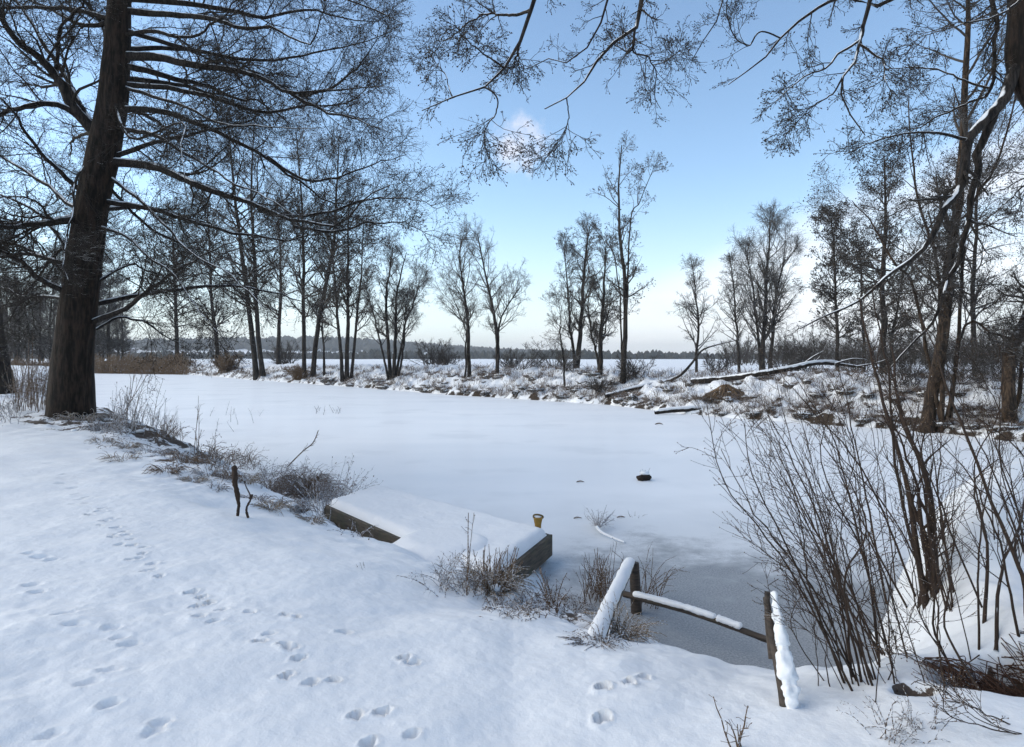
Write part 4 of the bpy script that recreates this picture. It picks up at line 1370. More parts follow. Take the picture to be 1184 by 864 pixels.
# ---- overhanging alder at the right, rooted just outside the picture
tb = on_near(6.9, 6.0)
ov = empty('overhanging_alder', tb, 'alder overhanging the picture from the right with snow dusted drooping limbs', 'tree')
mb = MB()
op, orr = barky(mb, [tb - [0, 0, .3], [6.5, 6.15, 2.2], [5.9, 6.4, 3.8], P(1186, 96, 6.6), P(1179, 0, 6.6), [4.75, 6.3, 7.4], [4.1, 5.9, 9.2], [3.2, 5.4, 11], [2.2, 5.2, 12.6]],
                [.20, .16, .13, .115, .105, .10, .10, .07, .03], 26, 110, .05, 21, .3, .5)
mb.build('trunk', M['bark'], ov)
OL = [  # pixels (above the picture too), start depth, depth change, widths
    ([(1180, 72), (1170, 86), (1163, 108), (1148, 126), (1126, 146), (1110, 170), (1105, 196), (1098, 216), (1080, 234), (1062, 254), (1050, 280), (1032, 302), (1006, 322), (984, 346), (956, 360), (925, 380)], 6.6, -.5, 14.5, 3, None),
    ([(1144, 128), (1138, 160), (1126, 180), (1129, 200), (1120, 224), (1112, 262), (1102, 296), (1092, 330), (1078, 372), (1050, 402), (1025, 432)], 6.4, .7, 10, 2.5, None),
    ([(1186, 98), (1200, 92), (1230, 60), (1280, 30)], 6.6, .3, 15, 8, None),
    ([(1180, -130), (1160, -60), (1140, 0), (1143, 22), (1144, 45), (1147, 78), (1147, 97), (1140, 112)], 6.6, .2, 8, 6, None),
    ([(1135, 116), (1112, 120), (1085, 128), (1064, 144), (1048, 150)], 6.4, .5, 5, 2, None),
    ([(1107, 160), (1080, 156), (1043, 161), (1001, 170), (975, 180)], 6.2, -.6, 4, 1.5, None),
    ([(1142, 105), (1112, 98), (1080, 88), (1050, 82), (1024, 80)], 6.4, .8, 4, 1.5, None),
    ([(1175, -300), (1090, -160), (1040, -60), (1022, 0), (1010, 28), (1005, 55), (988, 78), (980, 90), (981, 118), (990, 138), (1000, 156)], 6.4, -.6, 10, 2.2, 60),
    ([(1011, 30), (995, 45), (970, 62), (953, 80), (932, 86), (915, 100), (896, 118)], 6.0, -.3, 5, 1.5, None),
    ([(980, 90), (962, 110), (940, 125), (925, 140), (905, 158)], 6.0, .5, 4, 1.2, None),
    ([(1006, 58), (1016, 64), (1026, 74), (1026, 92), (1032, 112)], 5.9, -.5, 4, 1.2, None),
    ([(1130, -330), (1060, -150), (1000, -30), (967, 0), (935, 21), (908, 42), (883, 70), (862, 84), (842, 98)], 6.8, .8, 9, 2, 64),
    ([(908, 42), (880, 36), (866, 52), (850, 40), (840, 12), (846, -20)], 7.2, -.5, 4, 2, None),
    ([(1100, -60), (1040, -20), (960, -8), (900, -12), (838, -4), (826, 30), (812, 48), (800, 70)], 7.4, .8, 7, 1.5, 56),
    ([(980, -420), (860, -250), (770, -120), (742, 0), (739, 27), (722, 40), (699, 54), (690, 72), (680, 88), (668, 104), (656, 112), (642, 120), (630, 126)], 6.6, -.8, 13, 2.4, 70),
    ([(657, 112), (657, 130), (658, 150), (648, 165), (638, 177), (626, 182)], 5.9, .4, 3.6, 1.3, None),
    ([(741, 10), (735, 40), (728, 60), (724, 52), (720, 40)], 6.6, .3, 4, 2, None),
    ([(736, 36), (733, 60), (748, 64), (758, 80), (756, 108), (764, 126)], 6.5, .8, 4, 1.2, None),
    ([(758, 74), (775, 70), (786, 58)], 7.0, .3, 3, 1.2, None),
    ([(900, -380), (790, -220), (720, -80), (703, 0), (698, 18), (687, 40), (676, 56), (662, 68), (650, 72), (640, 64), (622, 76), (610, 80)], 7.2, .8, 7, 1.6, 74),
    ([(860, -480), (740, -260), (660, -100), (622, 0), (605, 45), (596, 60), (581, 88), (576, 97), (560, 102), (539, 108), (520, 114), (500, 118), (488, 128)], 6.4, -.6, 14, 2.2, 78),
    ([(617, 8), (605, 18), (590, 26), (570, 32), (555, 40), (540, 48), (522, 56), (508, 48)], 6.2, .8, 8, 1.6, None),
    ([(577, 97), (574, 112), (571, 130), (560, 146), (560, 162), (563, 176), (562, 190)], 5.9, -.3, 5, 1.3, None),
    ([(600, 55), (598, 70), (594, 78)], 6.1, .2, 4, 2, None),
    ([(581, 74), (560, 62), (540, 48), (530, 36)], 6.0, -.6, 3, 1.2, None),
    ([(523, 112), (512, 90), (500, 72), (496, 52)], 5.9, .5, 2.4, 1, None),
    ([(1240, -60), (1200, -20), (1150, 4), (1110, 14), (1080, 28), (1060, 44)], 5.8, -.3, 5, 1.4, None),
    ([(1230, 180), (1200, 190), (1175, 202), (1160, 225), (1150, 250)], 6.4, -.4, 5, 1.5, None),
]
rng = np.random.default_rng(404)
LP, LR = [], []
for j, (pts, d0, dd, w0, w1, ti) in enumerate(OL):
    st = None if ti is None else op[min(len(op) - 1, ti + 22)]
    if ti is None and j not in (0, 2, 3, 26, 27):      # a side limb grows out of the nearest limb already there
        cand = np.concatenate(LP)
        cr = np.concatenate(LR)
        sx, sy = CX + F * cand[:, 0] / cand[:, 1], HZ - F * (cand[:, 2] - EYE) / cand[:, 1]
        b_ = int(np.argmin((sx - pts[0][0]) ** 2 + (sy - pts[0][1]) ** 2))
        st, d0 = cand[b_], cand[b_, 1]
        w0 = min(w0, 1.7 * cr[b_] * F / d0)
    p, r = limb_path(pts, d0, dd, w0 * (1.7 if ti else 1), w1, 26, start=st)
    amp = .006 + .010 * (w0 > 4)
    p = p + np.cumsum(rng.normal(size=p.shape) * amp, axis=0) * np.sin(np.linspace(0, math.pi, 26))[:, None]
    LP.append(p)
    LR.append(r)
    mb = MB()
    mb.tubes(p, r, 10, cap=True)
    mb.build('limb', M['limb_snowy'], ov)
LP, LR = np.array(LP), np.array(LR)
crown_from(rng, LP, LR, ov, [
    (17, .34, 1.0, .48, .8, 7, -.01, .17, .5, .0032, 5),
    (6, .2, 1.0, .21, .75, 5, .0, .17, .65, .0022, 4),
    (5, .15, 1.0, .075, .8, 3, .0, .22, .75, .0016, 3)], M['twig'], M['cone'], .0085, .55)
# snow lying along the upper side of the two drooping limbs
for k, (j, a, bb) in enumerate([(0, 6, 12), (1, 9, 18)]):
    mb = MB()
    mb_p = LP[j][a:bb]
    snow_roll(mb, mb_p[::2] if len(mb_p) > 6 else mb_p, float(LR[j][a]) * .62, 50, float(LR[j][a]) * .62, 5 * k, gap=[(.4, .46)], sq=.6)
    mb.build('snow', M['snow'], ov)


# ------------------------------------------------------------------ willow bushes at the right
def bush(label, base, tips, n, w, seed, d_jit=.9, name='willow_bush', group='willow bushes on the near bank', bow=.12, twn=9, tw=.38, cat='bush'):
    """base = (px, py, spread px); tips = two pixels between which the stems fan out"""
    n = max(4, int(n * .76))
    rng = np.random.default_rng(seed)
    c = hit(base[0], base[1])
    root = empty(name, c, label, cat, group)
    Ps, Rs = [], []
    for k in range(n):
        u = rng.random()
        b = hit(base[0] + rng.normal() * base[2] * 1.7, base[1] + rng.normal() * base[2] * .7)
        (x0, y0), (x1, y1) = tips
        f = rng.uniform(.55, 1.14)
        tx, ty = x0 + (x1 - x0) * u, y0 + (y1 - y0) * u
        tx, ty = base[0] + (tx - base[0]) * f + rng.normal() * 16, base[1] + (ty - base[1]) * f + rng.normal() * 16
        t = P(tx, ty, b[1] + rng.uniform(-.5, 1) * d_jit)
        m1 = lerp(b, t, .35) + np.array([rng.normal() * .05, rng.normal() * .05, bow * np.linalg.norm(t - b) * rng.uniform(-.2, .9)])
        m2 = lerp(b, t, .7) + np.array([rng.normal() * .06, rng.normal() * .08, bow * np.linalg.norm(t - b) * rng.uniform(-.2, .9)])
        p = path([b - (t - b) * .03, b, m1, m2, t], 18)
        p = p + np.cumsum(rng.normal(size=p.shape) * .010, axis=0) * np.linspace(0, 1, 18)[:, None]
        ww = w * .49 * rng.uniform(.45, 1.35) * (.6 + .4 * f) * b[1] / F / 2
        r = ww * np.linspace(1, .16, 18) ** .8
        r = np.maximum(r, .0016)
        mb = MB()
        mb.tubes(p, r, 6, cap=False)
        mb.build('stem', M['willow'], root)
        Ps.append(p)
        Rs.append(r)
    Ps, Rs = np.array(Ps), np.array(Rs)
    mb = MB()
    P1, R1 = grow(rng, Ps, Rs, twn, .25, .98, tw, .55, 8, .02, .10, .5, .0014)
    mb.tubes(P1, R1, 4)
    P2, R2 = grow(rng, P1, R1, 3, .3, .95, tw * .4, .55, 5, .01, .1, .7, .0012)
    mb.tubes(P2, R2, 3)
    mb.build('twig_sprays', M['willow'], root)
    E = np.concatenate([P1[:, 2], P1[:, 4], P2[:, 2], P2[:, 4], Ps[:, 8], Ps[:, 12], Ps[:, 15]])
    m2 = MB()
    m2.octs(E, rng.normal(size=E.shape) + [0, 0, 1.0], .0045, .0026)
    m2.build('bud_sprays', M['weed_brown'], root)
    return root


bush('leftmost willow bush leaning far out over the grey ice beside the snowy leaning post', (992, 790, 9), ((775, 480), (940, 450)), 24, 5.2, 501)
bush('willow bush of slim stems just right of the leftmost one', (1024, 762, 9), ((820, 420), (970, 450)), 16, 5.5, 502)
bush('short thin willow shoots low over the grey ice', (985, 796, 10), ((830, 590), (905, 640)), 9, 3.4, 503, .4, tw=.22)
bush('thickest willow clump with heavy dark stems rising before the far bank trunks', (1076, 694, 8), ((985, 330), (1040, 440)), 7, 17, 504, bow=.05)
bush('slim stems crowding round the heavy willow clump', (1062, 700, 13), ((880, 430), (1040, 450)), 13, 5, 505)
bush('willow bush fanning upward right of the heavy clump', (1104, 704, 10), ((1010, 420), (1120, 450)), 10, 5, 506)
bush('long arching willow stems rooted below the dark hollow', (1112, 792, 8), ((1040, 520), (1075, 600)), 7, 6.5, 507)
bush('stout willow stems leaning left at the right edge', (1176, 745, 12), ((1060, 410), (1150, 430)), 8, 9, 508)
bush('fine willow stems at the right edge behind the stout ones', (1170, 640, 14), ((1080, 400), (1190, 420)), 11, 4.2, 509)
bush('thin willow shoots trailing low across the snow at the lower right', (1180, 846, 8), ((985, 745), (1080, 810)), 5, 3.6, 510, .3, bow=.10, tw=.2)
bush('short shoots standing in the snow before the heavy clump', (1050, 790, 14), ((1010, 640), (1045, 610)), 9, 4, 511, .4, tw=.2)
# dark roots hanging in the hollow of the bank
c = on_near(2.36, 3.1)
rt = empty('exposed_roots', c, 'tangle of dark roots hanging over the earth hollow at the lower right', 'roots')
mb = MB()
rng = np.random.default_rng(9)
for k in range(260):
    x = rng.uniform(2.02, 2.72)
    a = on_near(x, 3.27 + rng.normal() * .03) + [0, 0, .01]
    e = on_near(x + rng.normal() * .12, 3.0 + rng.normal() * .05) + [0, 0, .01]
    mb.tubes(path([a, (a + e) / 2 + [rng.normal() * .04, -.02, .02 + rng.random() * .05], e], 9), np.linspace(.0028, .001, 9) * rng.uniform(.4, 1.3), 4)
mb.build('root_sprays', M['root_brown'], rt)

# ------------------------------------------------------------------ the far bank
# fallen tree
d = 33.0
c = on_far(760, d)
ft = empty('fallen_tree', c, 'fallen tree on the far bank with two dark logs and one branch curving up', 'fallen tree')
sc = d / F
mb = MB()
mb.tubes(path([P(728, 452, d + .3), P(760, 445, d), P(785, 435, d - .1), P(800, 420, d), P(812, 405, d + .2), P(832, 398, d + .5), P(850, 394, d + .6)], 26), np.linspace(4.0, .8, 26) * sc * .62, 8, cap=True)
mb.build('branch', M['limb'], ft)
mb = MB()
mb.tubes(path([P(700, 458, d - .5), P(735, 449, d), P(770, 442, d + .4), P(830, 438, d + .6), P(868, 437, d + .8)], 26), np.linspace(4.4, 2.6, 26) * sc * .6, 8, cap=True)
mb.build('trunk', M['limb_snowy'], ft)
mb = MB()
snow_roll(mb, [P(706, 455, d - .4), P(738, 446.5, d), P(772, 439.5, d + .4), P(830, 435.5, d + .6), P(862, 434.5, d + .8)], 2.3 * sc, 90, .3 * sc, 6, sq=.6, gap=[(.3, .36), (.7, .74)])
mb.build('snow_cover', M['snow'], ft)
d = 29
sc = d / F
c = on_far(880, d)
ft2 = empty('fallen_tree', c, 'long snow covered log with raised twigs lying across the far bank', 'fallen tree', )
mb = MB()
lp = path([P(800, 441, d + 2), P(840, 438, d + 1), P(868, 434, d), P(892, 430, d - .3), P(921, 425, d - .4), P(943, 420, d - .2), P(968, 421, d + .2), P(998, 425, d + .4)], 30)
lr = np.linspace(4.2, 1.6, 30) * sc
mb.tubes(lp, lr, 9, cap=True)
mb.build('trunk', M['limb_snowy'], ft2)
mb = MB()
snow_roll(mb, lp[4:28:3], 2.2 * sc, 80, 2.6 * sc, 2, sq=.6)
mb.build('snow_cover', M['snow'], ft2)
mb = MB()
for a in ([(926, 424), (938, 414), (952, 406)], [(935, 422), (945, 416), (948, 412)], [(965, 421), (985, 415), (1002, 416)], [(990, 424), (1020, 418), (1034, 408), (1042, 400)]):
    mb.tubes(path([P(x, y, d - .2) for x, y in a], 8), np.linspace(1.3, .5, 8) * sc, 5)
mb.build('branch', M['limb_snowy'], ft2)
d = 26.8
c = on_far(815, d)
lg = empty('fallen_log', c, 'snowy log lying along the ice edge below the earth mound', 'log')
mb = MB()
mb.tubes(path([P(757, 477, d), P(790, 474, d), P(830, 473, d), P(874, 473, d)], 20), np.linspace(2.6, 3.2, 20) * d / F * .9, 8, cap=True)
mb.build('trunk', M['limb_snowy'], lg)
mb = MB()
snow_roll(mb, [P(760, 475, d), P(795, 472, d), P(832, 471, d), P(872, 471, d)], 2.6 * d / F, 70, 1.2 * d / F, 4, sq=.6)
mb.build('snow_cover', M['snow'], lg)

# upturned root plate: a triangular brown mound
d = 28
c = on_far(842, d)
rp_ = empty('root_mound', c, 'triangular brown mound of upturned roots and earth on the far bank', 'earth mound')
mb = MB()
S, K = 40, 16
V = []
ap = P(838, 444, d - .4)
for k in range(K):
    t = k / (K - 1)
    for s in range(S):
        a = 2 * math.pi * s / S
        rx, ry = 1.25 * t, .8 * t
        n_ = 1 + .22 * float(perlin(np.array([a * 2.2]), np.array([t * 4.0]), 12)[0]) + .10 * float(perlin(np.array([a * 7]), np.array([t * 9.0]), 13)[0])
        x, y = ap[0] + .1 * t + rx * math.cos(a) * n_, ap[1] - .1 + ry * math.sin(a) * n_
        V.append([x, y, ap[2] - (ap[2] - c[2] + .35) * t ** .9])
q = [(k * S + s, (k + 1) * S + s, (k + 1) * S + (s + 1) % S, k * S + (s + 1) % S) for k in range(K - 1) for s in range(S)]
mb.add(V, q)
mb.build('earth', M['root_earth'], rp_)
mb = MB()
rng = np.random.default_rng(5)
for k in range(220):
    a, t = rng.uniform(0, 6.28), rng.uniform(.05, .7)
    s0 = np.array([ap[0] + .1 * t + 1.15 * t * math.cos(a), ap[1] - .1 + .75 * t * math.sin(a), ap[2] - (ap[2] - c[2] + .35) * t ** .9 + .03])
    e = s0 + np.array([.35 * math.cos(a), .25 * math.sin(a), -.30])
    mb.tubes(path([s0, (s0 + e) / 2 + [0, 0, .06], e], 5), np.linspace(.022, .008, 5), 4)
mb.build('roots', M['reed'], rp_)


def shrub(label, px, d, h, n, seed, mat='far_twig', spread=.6, rk=1.0, name='bare_shrub', group='shrubs on the far bank', lean=0):
    rng = np.random.default_rng(seed)
    c = on_far(px, d)
    root = empty(name, c, label, 'shrub', group)
    D = np.stack([rng.normal(size=n) * spread + lean, rng.normal(size=n) * spread, np.ones(n)], 1)
    D /= np.linalg.norm(D, axis=1, keepdims=True)
    Ps = c + np.linspace(-.1, 1, 7)[None, :, None] * D[:, None] * (h * rng.uniform(.55, 1.1, n))[:, None, None]
    Ps = Ps + rng.normal(size=(n, 1, 3)) * [.25 * h * spread, .25 * h * spread, 0]
    Ps = Ps + np.cumsum(rng.normal(size=Ps.shape) * .03 * h * .4, axis=1)
    rm = d * .00020 * rk
    Rs = np.tile(np.linspace(3.0, .9, 7) * rm, (n, 1))
    mb = MB()
    mb.tubes(Ps, Rs, 5)
    mb.build('stem_sprays', M[mat], root)
    mb = MB()
    P1, R1 = grow(rng, Ps, Rs, 9, .2, 1, h * .36, .6, 5, .03, .15, .6, rm)
    mb.tubes(P1, R1, 3)
    P2, R2 = grow(rng, P1, R1, 6, .1, 1, h * .16, .7, 3, .02, .2, .7, rm * .8)
    mb.tubes(P2, R2, 3)
    mb.build('twig_sprays', M[mat], root)
    return root


shrub('broken dead shrub with bent arching boughs between the forked tree and the leaning tree', 603, 45, 2.2, 14, 601, 'far_twig', .7, lean=.5)
shrub('brown rounded shrub behind the many stemmed tree', 500, 66, 3.0, 30, 602, 'far_twig', .6)
shrub('low brown shrub left of the spread crown tree', 518, 60, 2.2, 26, 603, 'far_twig', .6)
shrub('pale twiggy shrub under the leaning tree', 640, 44, 2.6, 16, 604, 'pale_twig', .6)
shrub('thin pale shrub on the bank before the leaning tree', 655, 40, 1.5, 12, 605, 'pale_twig', .6)
shrub('tan tangled shrub at the ice edge left of the twin trunks', 262, 82, 2.6, 60, 606, 'reed', .7, 1.2)
shrub('brown weeds at the ice edge below the vertical trunk', 345, 61, 1.6, 40, 607, 'reed', .7, 1.0)
shrub('twiggy shrub at the ice edge below the tallest tree', 694, 34, 1.1, 26, 608, 'far_twig', .7)
shrub('twig thicket at the foot of the tallest tree', 732, 35, 1.6, 26, 609, 'far_twig', .8)
shrub('shrub between the pale conical tree and the thin pale tree', 830, 42, 1.8, 22, 610, 'far_twig', .7)
shrub('brown shrub behind the snow covered log', 925, 45, 3.2, 36, 611, 'far_twig', .6)
shrub('brown shrub right of the snow covered log', 990, 36, 2.4, 30, 612, 'far_twig', .6)
shrub('tangled shrub left of the rough brown trunk', 1046, 24, 1.8, 34, 613, 'far_twig', .7)
shrub('tangled shrub between the two brown waterline trunks', 1110, 24, 2.4, 36, 614, 'far_twig', .7)
shrub('shrub behind the bent trunk by the right edge', 1150, 27, 3.0, 36, 615, 'far_twig', .6)
shrub('small pale sapling cluster before the fan shaped tree', 905, 40, 1.5, 16, 616, 'pale_twig', .5)
shrub('faint shrub on the field edge left of the three slim trunks', 330, 85, 3.2, 30, 617, 'far_twig', .6)
shrub('faint shrub on the field edge right of the forked tree', 590, 62, 2.0, 22, 618, 'pale_twig', .6)

# grass and weeds poking through the snow of the far bank: uncountable
rng = np.random.default_rng(55)
n = 4600
px = rng.uniform(225, 1200, n)
u = rng.random(n)
lx = np.array(FAR_SHORE)
# points inland of the shore: walk out from it along the line of sight
sd = np.interp(px, CX + F * lx[6:-6, 0] / lx[6:-6, 1], lx[6:-6, 1])
dd = sd + .3 + 9 * u ** 1.6
X, Y = dd * (px - CX) / F, dd
Z, sdist = far_base(X, Y)
keep = (sdist > .05) & (perlin(X * .5, Y * .5, 66) + .35 * rng.random(n) > -.05)
B = np.stack([X, Y, Z], 1)[keep]
nb = 5
B = np.repeat(B, nb, axis=0) + rng.normal(size=(len(B) * nb, 3)) * [.10, .10, 0]
m = len(B)
D = np.stack([rng.normal(size=m) * .45, rng.normal(size=m) * .45, np.ones(m)], 1)
D /= np.linalg.norm(D, axis=1, keepdims=True)
h = rng.uniform(.12, .5, m) ** 1.0
Pt = np.stack([B - [0, 0, .03], B + D * h[:, None] * .5, B + D * h[:, None] + np.stack([D[:, 0] * .25 * h, D[:, 1] * .2 * h, -.15 * h], 1)], 1)
R = (B[:, 1] * .00018)[:, None] * np.array([1.2, 1, .6])[None] * rng.uniform(.6, 1.5, m)[:, None]
mb = MB()
mb.tubes(Pt, R, 3)
tag(mb.build('bank_weeds', M['weed_brown']), 'short brown weeds poking through the snow all along the far bank', 'weeds', kind='stuff')


# sedge tussocks with caps of snow: five made, the others copied
def tussock_mound(seed):
    rng = np.random.default_rng(seed)
    root = empty('sedge_tussock', (0, 0, 0), 'small dark sedge tussock with snow on top on the far bank slope', 'tussock', 'sedge tussocks on the far bank')
    mb = MB()
    blob(mb, (0, 0, .06), .24, rng, .8)
    kids = [mb.build('mound', M['tussock'], root)]
    n = 90
    a = rng.uniform(0, 6.28, n)
    D = np.stack([np.cos(a), np.sin(a), rng.uniform(.3, 1.4, n)], 1)
    B = np.stack([np.cos(a) * .16, np.sin(a) * .16, np.full(n, .12)], 1)
    h = rng.uniform(.12, .34, n)[:, None]
    Pt = np.stack([B, B + D * h * .6, B + D * h * [1, 1, .35] + [0, 0, .05]], 1)
    mb = MB()
    mb.tubes(Pt, np.tile([.010, .008, .004], (n, 1)), 3)
    kids.append(mb.build('leaves', M['weed_brown'], root))
    return root, kids


tproto = [tussock_mound(700 + i) for i in range(5)]
rg = random.Random(31)
k = 0
while k < 230:
    u = rg.random()
    pxx = rg.uniform(320, 1190)
    dsh = float(np.interp(pxx, CX + F * lx[6:-6, 0] / lx[6:-6, 1], lx[6:-6, 1]))
    d = dsh + .25 + 5.5 * u ** 1.9
    c = on_far(pxx, d)
    if c[2] < .03:
        continue
    pr, kids = tproto[k % 5]
    r = pr
    if k >= 5:
        r = pr.copy()
        COL.objects.link(r)
        for ch in kids:
            cc = ch.copy()
            COL.objects.link(cc)
            cc.parent = r
    r.location = c - [0, 0, .05]
    s = rg.uniform(.35, 1.0) ** 1.3 * min(1.2, .55 + d / 60)
    r.scale = (s * rg.uniform(.9, 1.7), s, s * rg.uniform(.7, 1.1))
    r.rotation_euler = (0, 0, rg.uniform(-.6, .6))
    k += 1


def reed_bed(name, label, x0, x1, d0, d1, n, h, seed, mat):
    rng = np.random.default_rng(seed)
    px, d = rng.uniform(x0, x1, n), rng.uniform(d0, d1, n)
    d = d + (px - x0) / (x1 - x0) * -9
    X, Y = d * (px - CX) / F, d
    Z = np.maximum(far_base(X, Y)[0], 0)
    B = np.stack([X, Y, Z], 1)
    D = np.stack([.15 + rng.normal(size=n) * .22, rng.normal(size=n) * .2, np.ones(n)], 1)
    edge = np.clip(np.minimum(px - x0, x1 - px) / 18, .25, 1)
    hh = h * rng.uniform(.3, 1.15, n) * edge * (1 + .55 * perlin(px * .12, d * .2, 3))
    Pt = B[:, None] + np.array([0, .5, 1.0])[None, :, None] * D[:, None] * hh[:, None, None]
    Pt[:, 2, 2] -= .1 * hh
    R = (d * .00022)[:, None] * np.array([1.2, 1, .8])[None] * rng.uniform(.6, 1.4, n)[:, None]
    mb = MB()
    mb.tubes(Pt, R, 3)
    tag(mb.build(name, M[mat]), label, 'reeds', kind='stuff')


reed_bed('reed_bed', 'tan reed bed across the pond behind and right of the big trunk', 92, 226, 98, 110, 6000, 1.7, 71, 'reed')
reed_bed('reed_bed', 'tan reed strip across the pond left of the big trunk', -40, 74, 104, 113, 4000, 1.5, 72, 'reed')

# woodland on the skyline, far off: one mass
rng = np.random.default_rng(88)


def skyline(name, label, pts, mat='forest'):
    mb = MB()
    for (x, y, z, h, w) in pts:
        S = 6
        a = np.arange(S) * 2 * math.pi / S + rng.random()
        rings = []
        for (t, f) in ((-.1, .5), (.18, .85), (.45, 1.0), (.75, .62), (1.0, .08)):
            rr = w * f * rng.uniform(.7, 1.25, S)
            rings.append(np.stack([x + rr * np.cos(a), y + rr * np.sin(a), np.full(S, z + h * t) + rng.normal(size=S) * h * .05], 1))
        V = np.concatenate(rings)
        q = [(k * S + s, k * S + (s + 1) % S, (k + 1) * S + (s + 1) % S, (k + 1) * S + s) for k in range(4) for s in range(S)]
        mb.add(V, q)
    tag(mb.build(name, M[mat], smooth=False), label, 'woodland', kind='stuff')


def fz(x, y):
    return far_z(x, y)[0]


pts = []
for k in range(1500):
    px = rng.uniform(-60, 1260)
    d = 640 + rng.uniform(0, 60) + 120 * float(perlin(np.array([px * .006]), np.array([1.5]), 5)[0])
    x = d * (px - CX) / F
    hgt = rng.uniform(5, 8.5) * (1 + .25 * float(perlin(np.array([px * .03]), np.array([.5]), 6)[0]))
    pts.append((x, d, fz(x, d), hgt, rng.uniform(2, 3.8)))
skyline('far_woodland', 'dark line of distant woods along the horizon', pts)
pts = []
for k in range(2600):
    x, y = rng.uniform(-1150, 100), rng.uniform(1150, 1800)
    pts.append((x, y, fz(x, y), rng.uniform(9, 16), rng.uniform(5, 10)))
skyline('wooded_hill', 'hazy wooded hill beyond the snow field on the left', pts)

# bare thicket behind the right part of the far bank: one mass of bushes
n = 620
px = rng.uniform(838, 1260, n)
d = rng.uniform(95, 160, n)
X, Y = d * (px - CX) / F, d
B = np.stack([X, Y, far_base(X, Y)[0]], 1)
D = np.stack([rng.normal(size=n) * .3, rng.normal(size=n) * .3, np.ones(n)], 1)
h = rng.uniform(2.5, 5.2, n)
Ps = B[:, None] + np.linspace(-.05, 1, 6)[None, :, None] * D[:, None] * h[:, None, None]
Rs = np.tile(np.linspace(.07, .02, 6), (n, 1))
mb = MB()
mb.tubes(Ps, Rs, 4)
P1, R1 = grow(rng, Ps, Rs, 12, .05, 1, 1.3, .6, 4, .03, .15, .6, .028)
mb.tubes(P1, R1, 3)
P2, R2 = grow(rng, P1, R1, 5, .1, 1, .6, .7, 3, .02, .2, .7, .02)
mb.tubes(P2, R2, 3)
tag(mb.build('distant_thicket', M['far_twig']), 'brown leafless thicket beyond the far bank on the right', 'thicket', kind='stuff')

# ------------------------------------------------------------------ light, sky, air
SUN_EL, SUN_AZ = rad(24), rad(-84)          # azimuth from straight ahead, negative = left
w = bpy.data.worlds.new('World')
scene.world = w
w.use_nodes = True
nt = w.node_tree
bg = nt.nodes['Background']
sky = nt.nodes.new('ShaderNodeTexSky')
sky.sky_type = 'NISHITA'
sky.sun_disc = False
sky.sun_elevation = SUN_EL
sky.sun_rotation = SUN_AZ
sky.air_density = .85
sky.dust_density = .25
sky.ozone_density = 1.0
tc = nt.nodes.new('ShaderNodeTexCoord')
vec = tc.outputs['Generated']


def vdot(v):
    n_ = nt.nodes.new('ShaderNodeVectorMath')
    n_.operation = 'DOT_PRODUCT'
    v = np.array(v, float)
    n_.inputs[1].default_value = tuple(v / np.linalg.norm(v))
    L(nt, vec, n_.inputs[0])
    return n_.outputs['Value']


sep = nt.nodes.new('ShaderNodeSeparateXYZ')
L(nt, vec, sep.inputs[0])
zz = sep.outputs['Z']
# thin veil of cirrus low on the right, a tilted sheet
mp = nt.nodes.new('ShaderNodeMapping')
mp.inputs['Rotation'].default_value = (0, .42, .1)
mp.inputs['Scale'].default_value = (2.2, 2.2, 11)
L(nt, vec, mp.inputs['Vector'])
cn = noise(nt, 1.6, 5, mp.outputs['Vector'], .55)
edge = vdot((-.45, -.026, 1))
veil = math_n(nt, 'MULTIPLY', ramp(nt, math_n(nt, 'ADD', edge, math_n(nt, 'MULTIPLY', math_n(nt, 'SUBTRACT', cn, .5), .07)), .012, -.035), ramp(nt, cn, .15, .75))
# pale air towards the horizon all round
low = ramp(nt, zz, .33, -.02)
low = math_n(nt, 'POWER', low, 2.4)
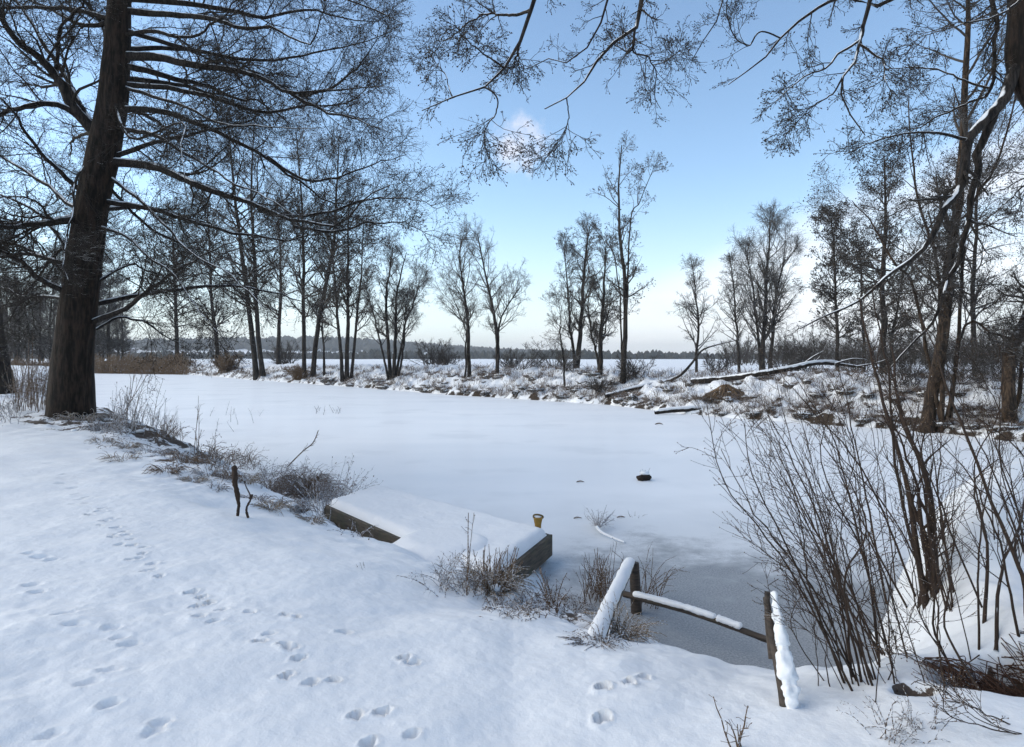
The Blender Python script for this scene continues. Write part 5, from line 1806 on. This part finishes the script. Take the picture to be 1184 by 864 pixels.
# one small cloud
cdir = np.array([(607 - CX) / F, 1, (HZ - 166) / F])
cd = vdot(cdir)
cn2 = noise(nt, 13, 5, vec, .65)
small = ramp(nt, math_n(nt, 'ADD', cd, math_n(nt, 'MULTIPLY', math_n(nt, 'SUBTRACT', cn2, .5), .0052)), .9988, 1.0003)
tint = nt.nodes.new('ShaderNodeVectorMath')
tint.operation = 'MULTIPLY'
tint.inputs[1].default_value = (.96, 1.01, 1.0)
L(nt, sky.outputs['Color'], tint.inputs[0])
c0 = mixc(nt, math_n(nt, 'MULTIPLY', low, .8), tint.outputs[0], (3.7, 3.95, 4.35))
c1 = mixc(nt, math_n(nt, 'MULTIPLY', veil, .75), c0, (4.7, 4.65, 4.8))
c2 = mixc(nt, math_n(nt, 'MULTIPLY', small, .62), c1, (4.3, 4.1, 4.3))
L(nt, c2, bg.inputs['Color'])
bg.inputs['Strength'].default_value = .15

sd_ = bpy.data.lights.new('sun', 'SUN')
sd_.energy = 1.9
sd_.angle = rad(95)
sd_.color = (1, .89, .69)
so = bpy.data.objects.new('sun', sd_)
COL.objects.link(so)
dirn = Vector((math.sin(SUN_AZ) * math.cos(SUN_EL), math.cos(SUN_AZ) * math.cos(SUN_EL), math.sin(SUN_EL)))
so.rotation_euler = dirn.to_track_quat('Z', 'Y').to_euler()
so.location = (-20, -10, 30)

HAZE = True
if HAZE:
    mb = MB()
    mb.box([0, 1880, 38], [3650, 0, 0], [0, 1990, 0], [0, 0, 42])
    hm = bpy.data.materials.new('haze')
    hm.use_nodes = True
    hn = hm.node_tree
    for n_ in list(hn.nodes):
        if n_.type == 'BSDF_PRINCIPLED':
            hn.nodes.remove(n_)
    vol = hn.nodes.new('ShaderNodeVolumePrincipled')
    vol.inputs['Color'].default_value = (.95, .97, 1.0, 1)
    vol.inputs['Density'].default_value = .00030
    vol.inputs['Anisotropy'].default_value = 0
    L(hn, vol.outputs[0], hn.nodes['Material Output'].inputs['Volume'])
    tag(mb.build('haze', hm, smooth=False), kind='stuff')

# ------------------------------------------------------------------ camera
cam = bpy.data.cameras.new('camera')
cam.sensor_width = 36
cam.lens = F / 1184 * 36
cam.shift_y = (HZ - 432) / 1184
cam.clip_end = 9000
cam.clip_start = .05
co = bpy.data.objects.new('camera', cam)
co.location = (0, 0, EYE)
co.rotation_euler = (rad(90), 0, 0)
COL.objects.link(co)
scene.camera = co

vs = scene.view_settings
vs.view_transform = 'Standard'
vs.look = 'None'
vs.exposure = 0.86
vs.gamma = 1
vs.use_curve_mapping = False
scene.cycles.use_denoising = True
scene.cycles.max_bounces = 6
scene.cycles.transparent_max_bounces = 4
scene.cycles.volume_bounces = 0
scene.cycles.use_adaptive_sampling = True
scene.cycles.adaptive_threshold = .02
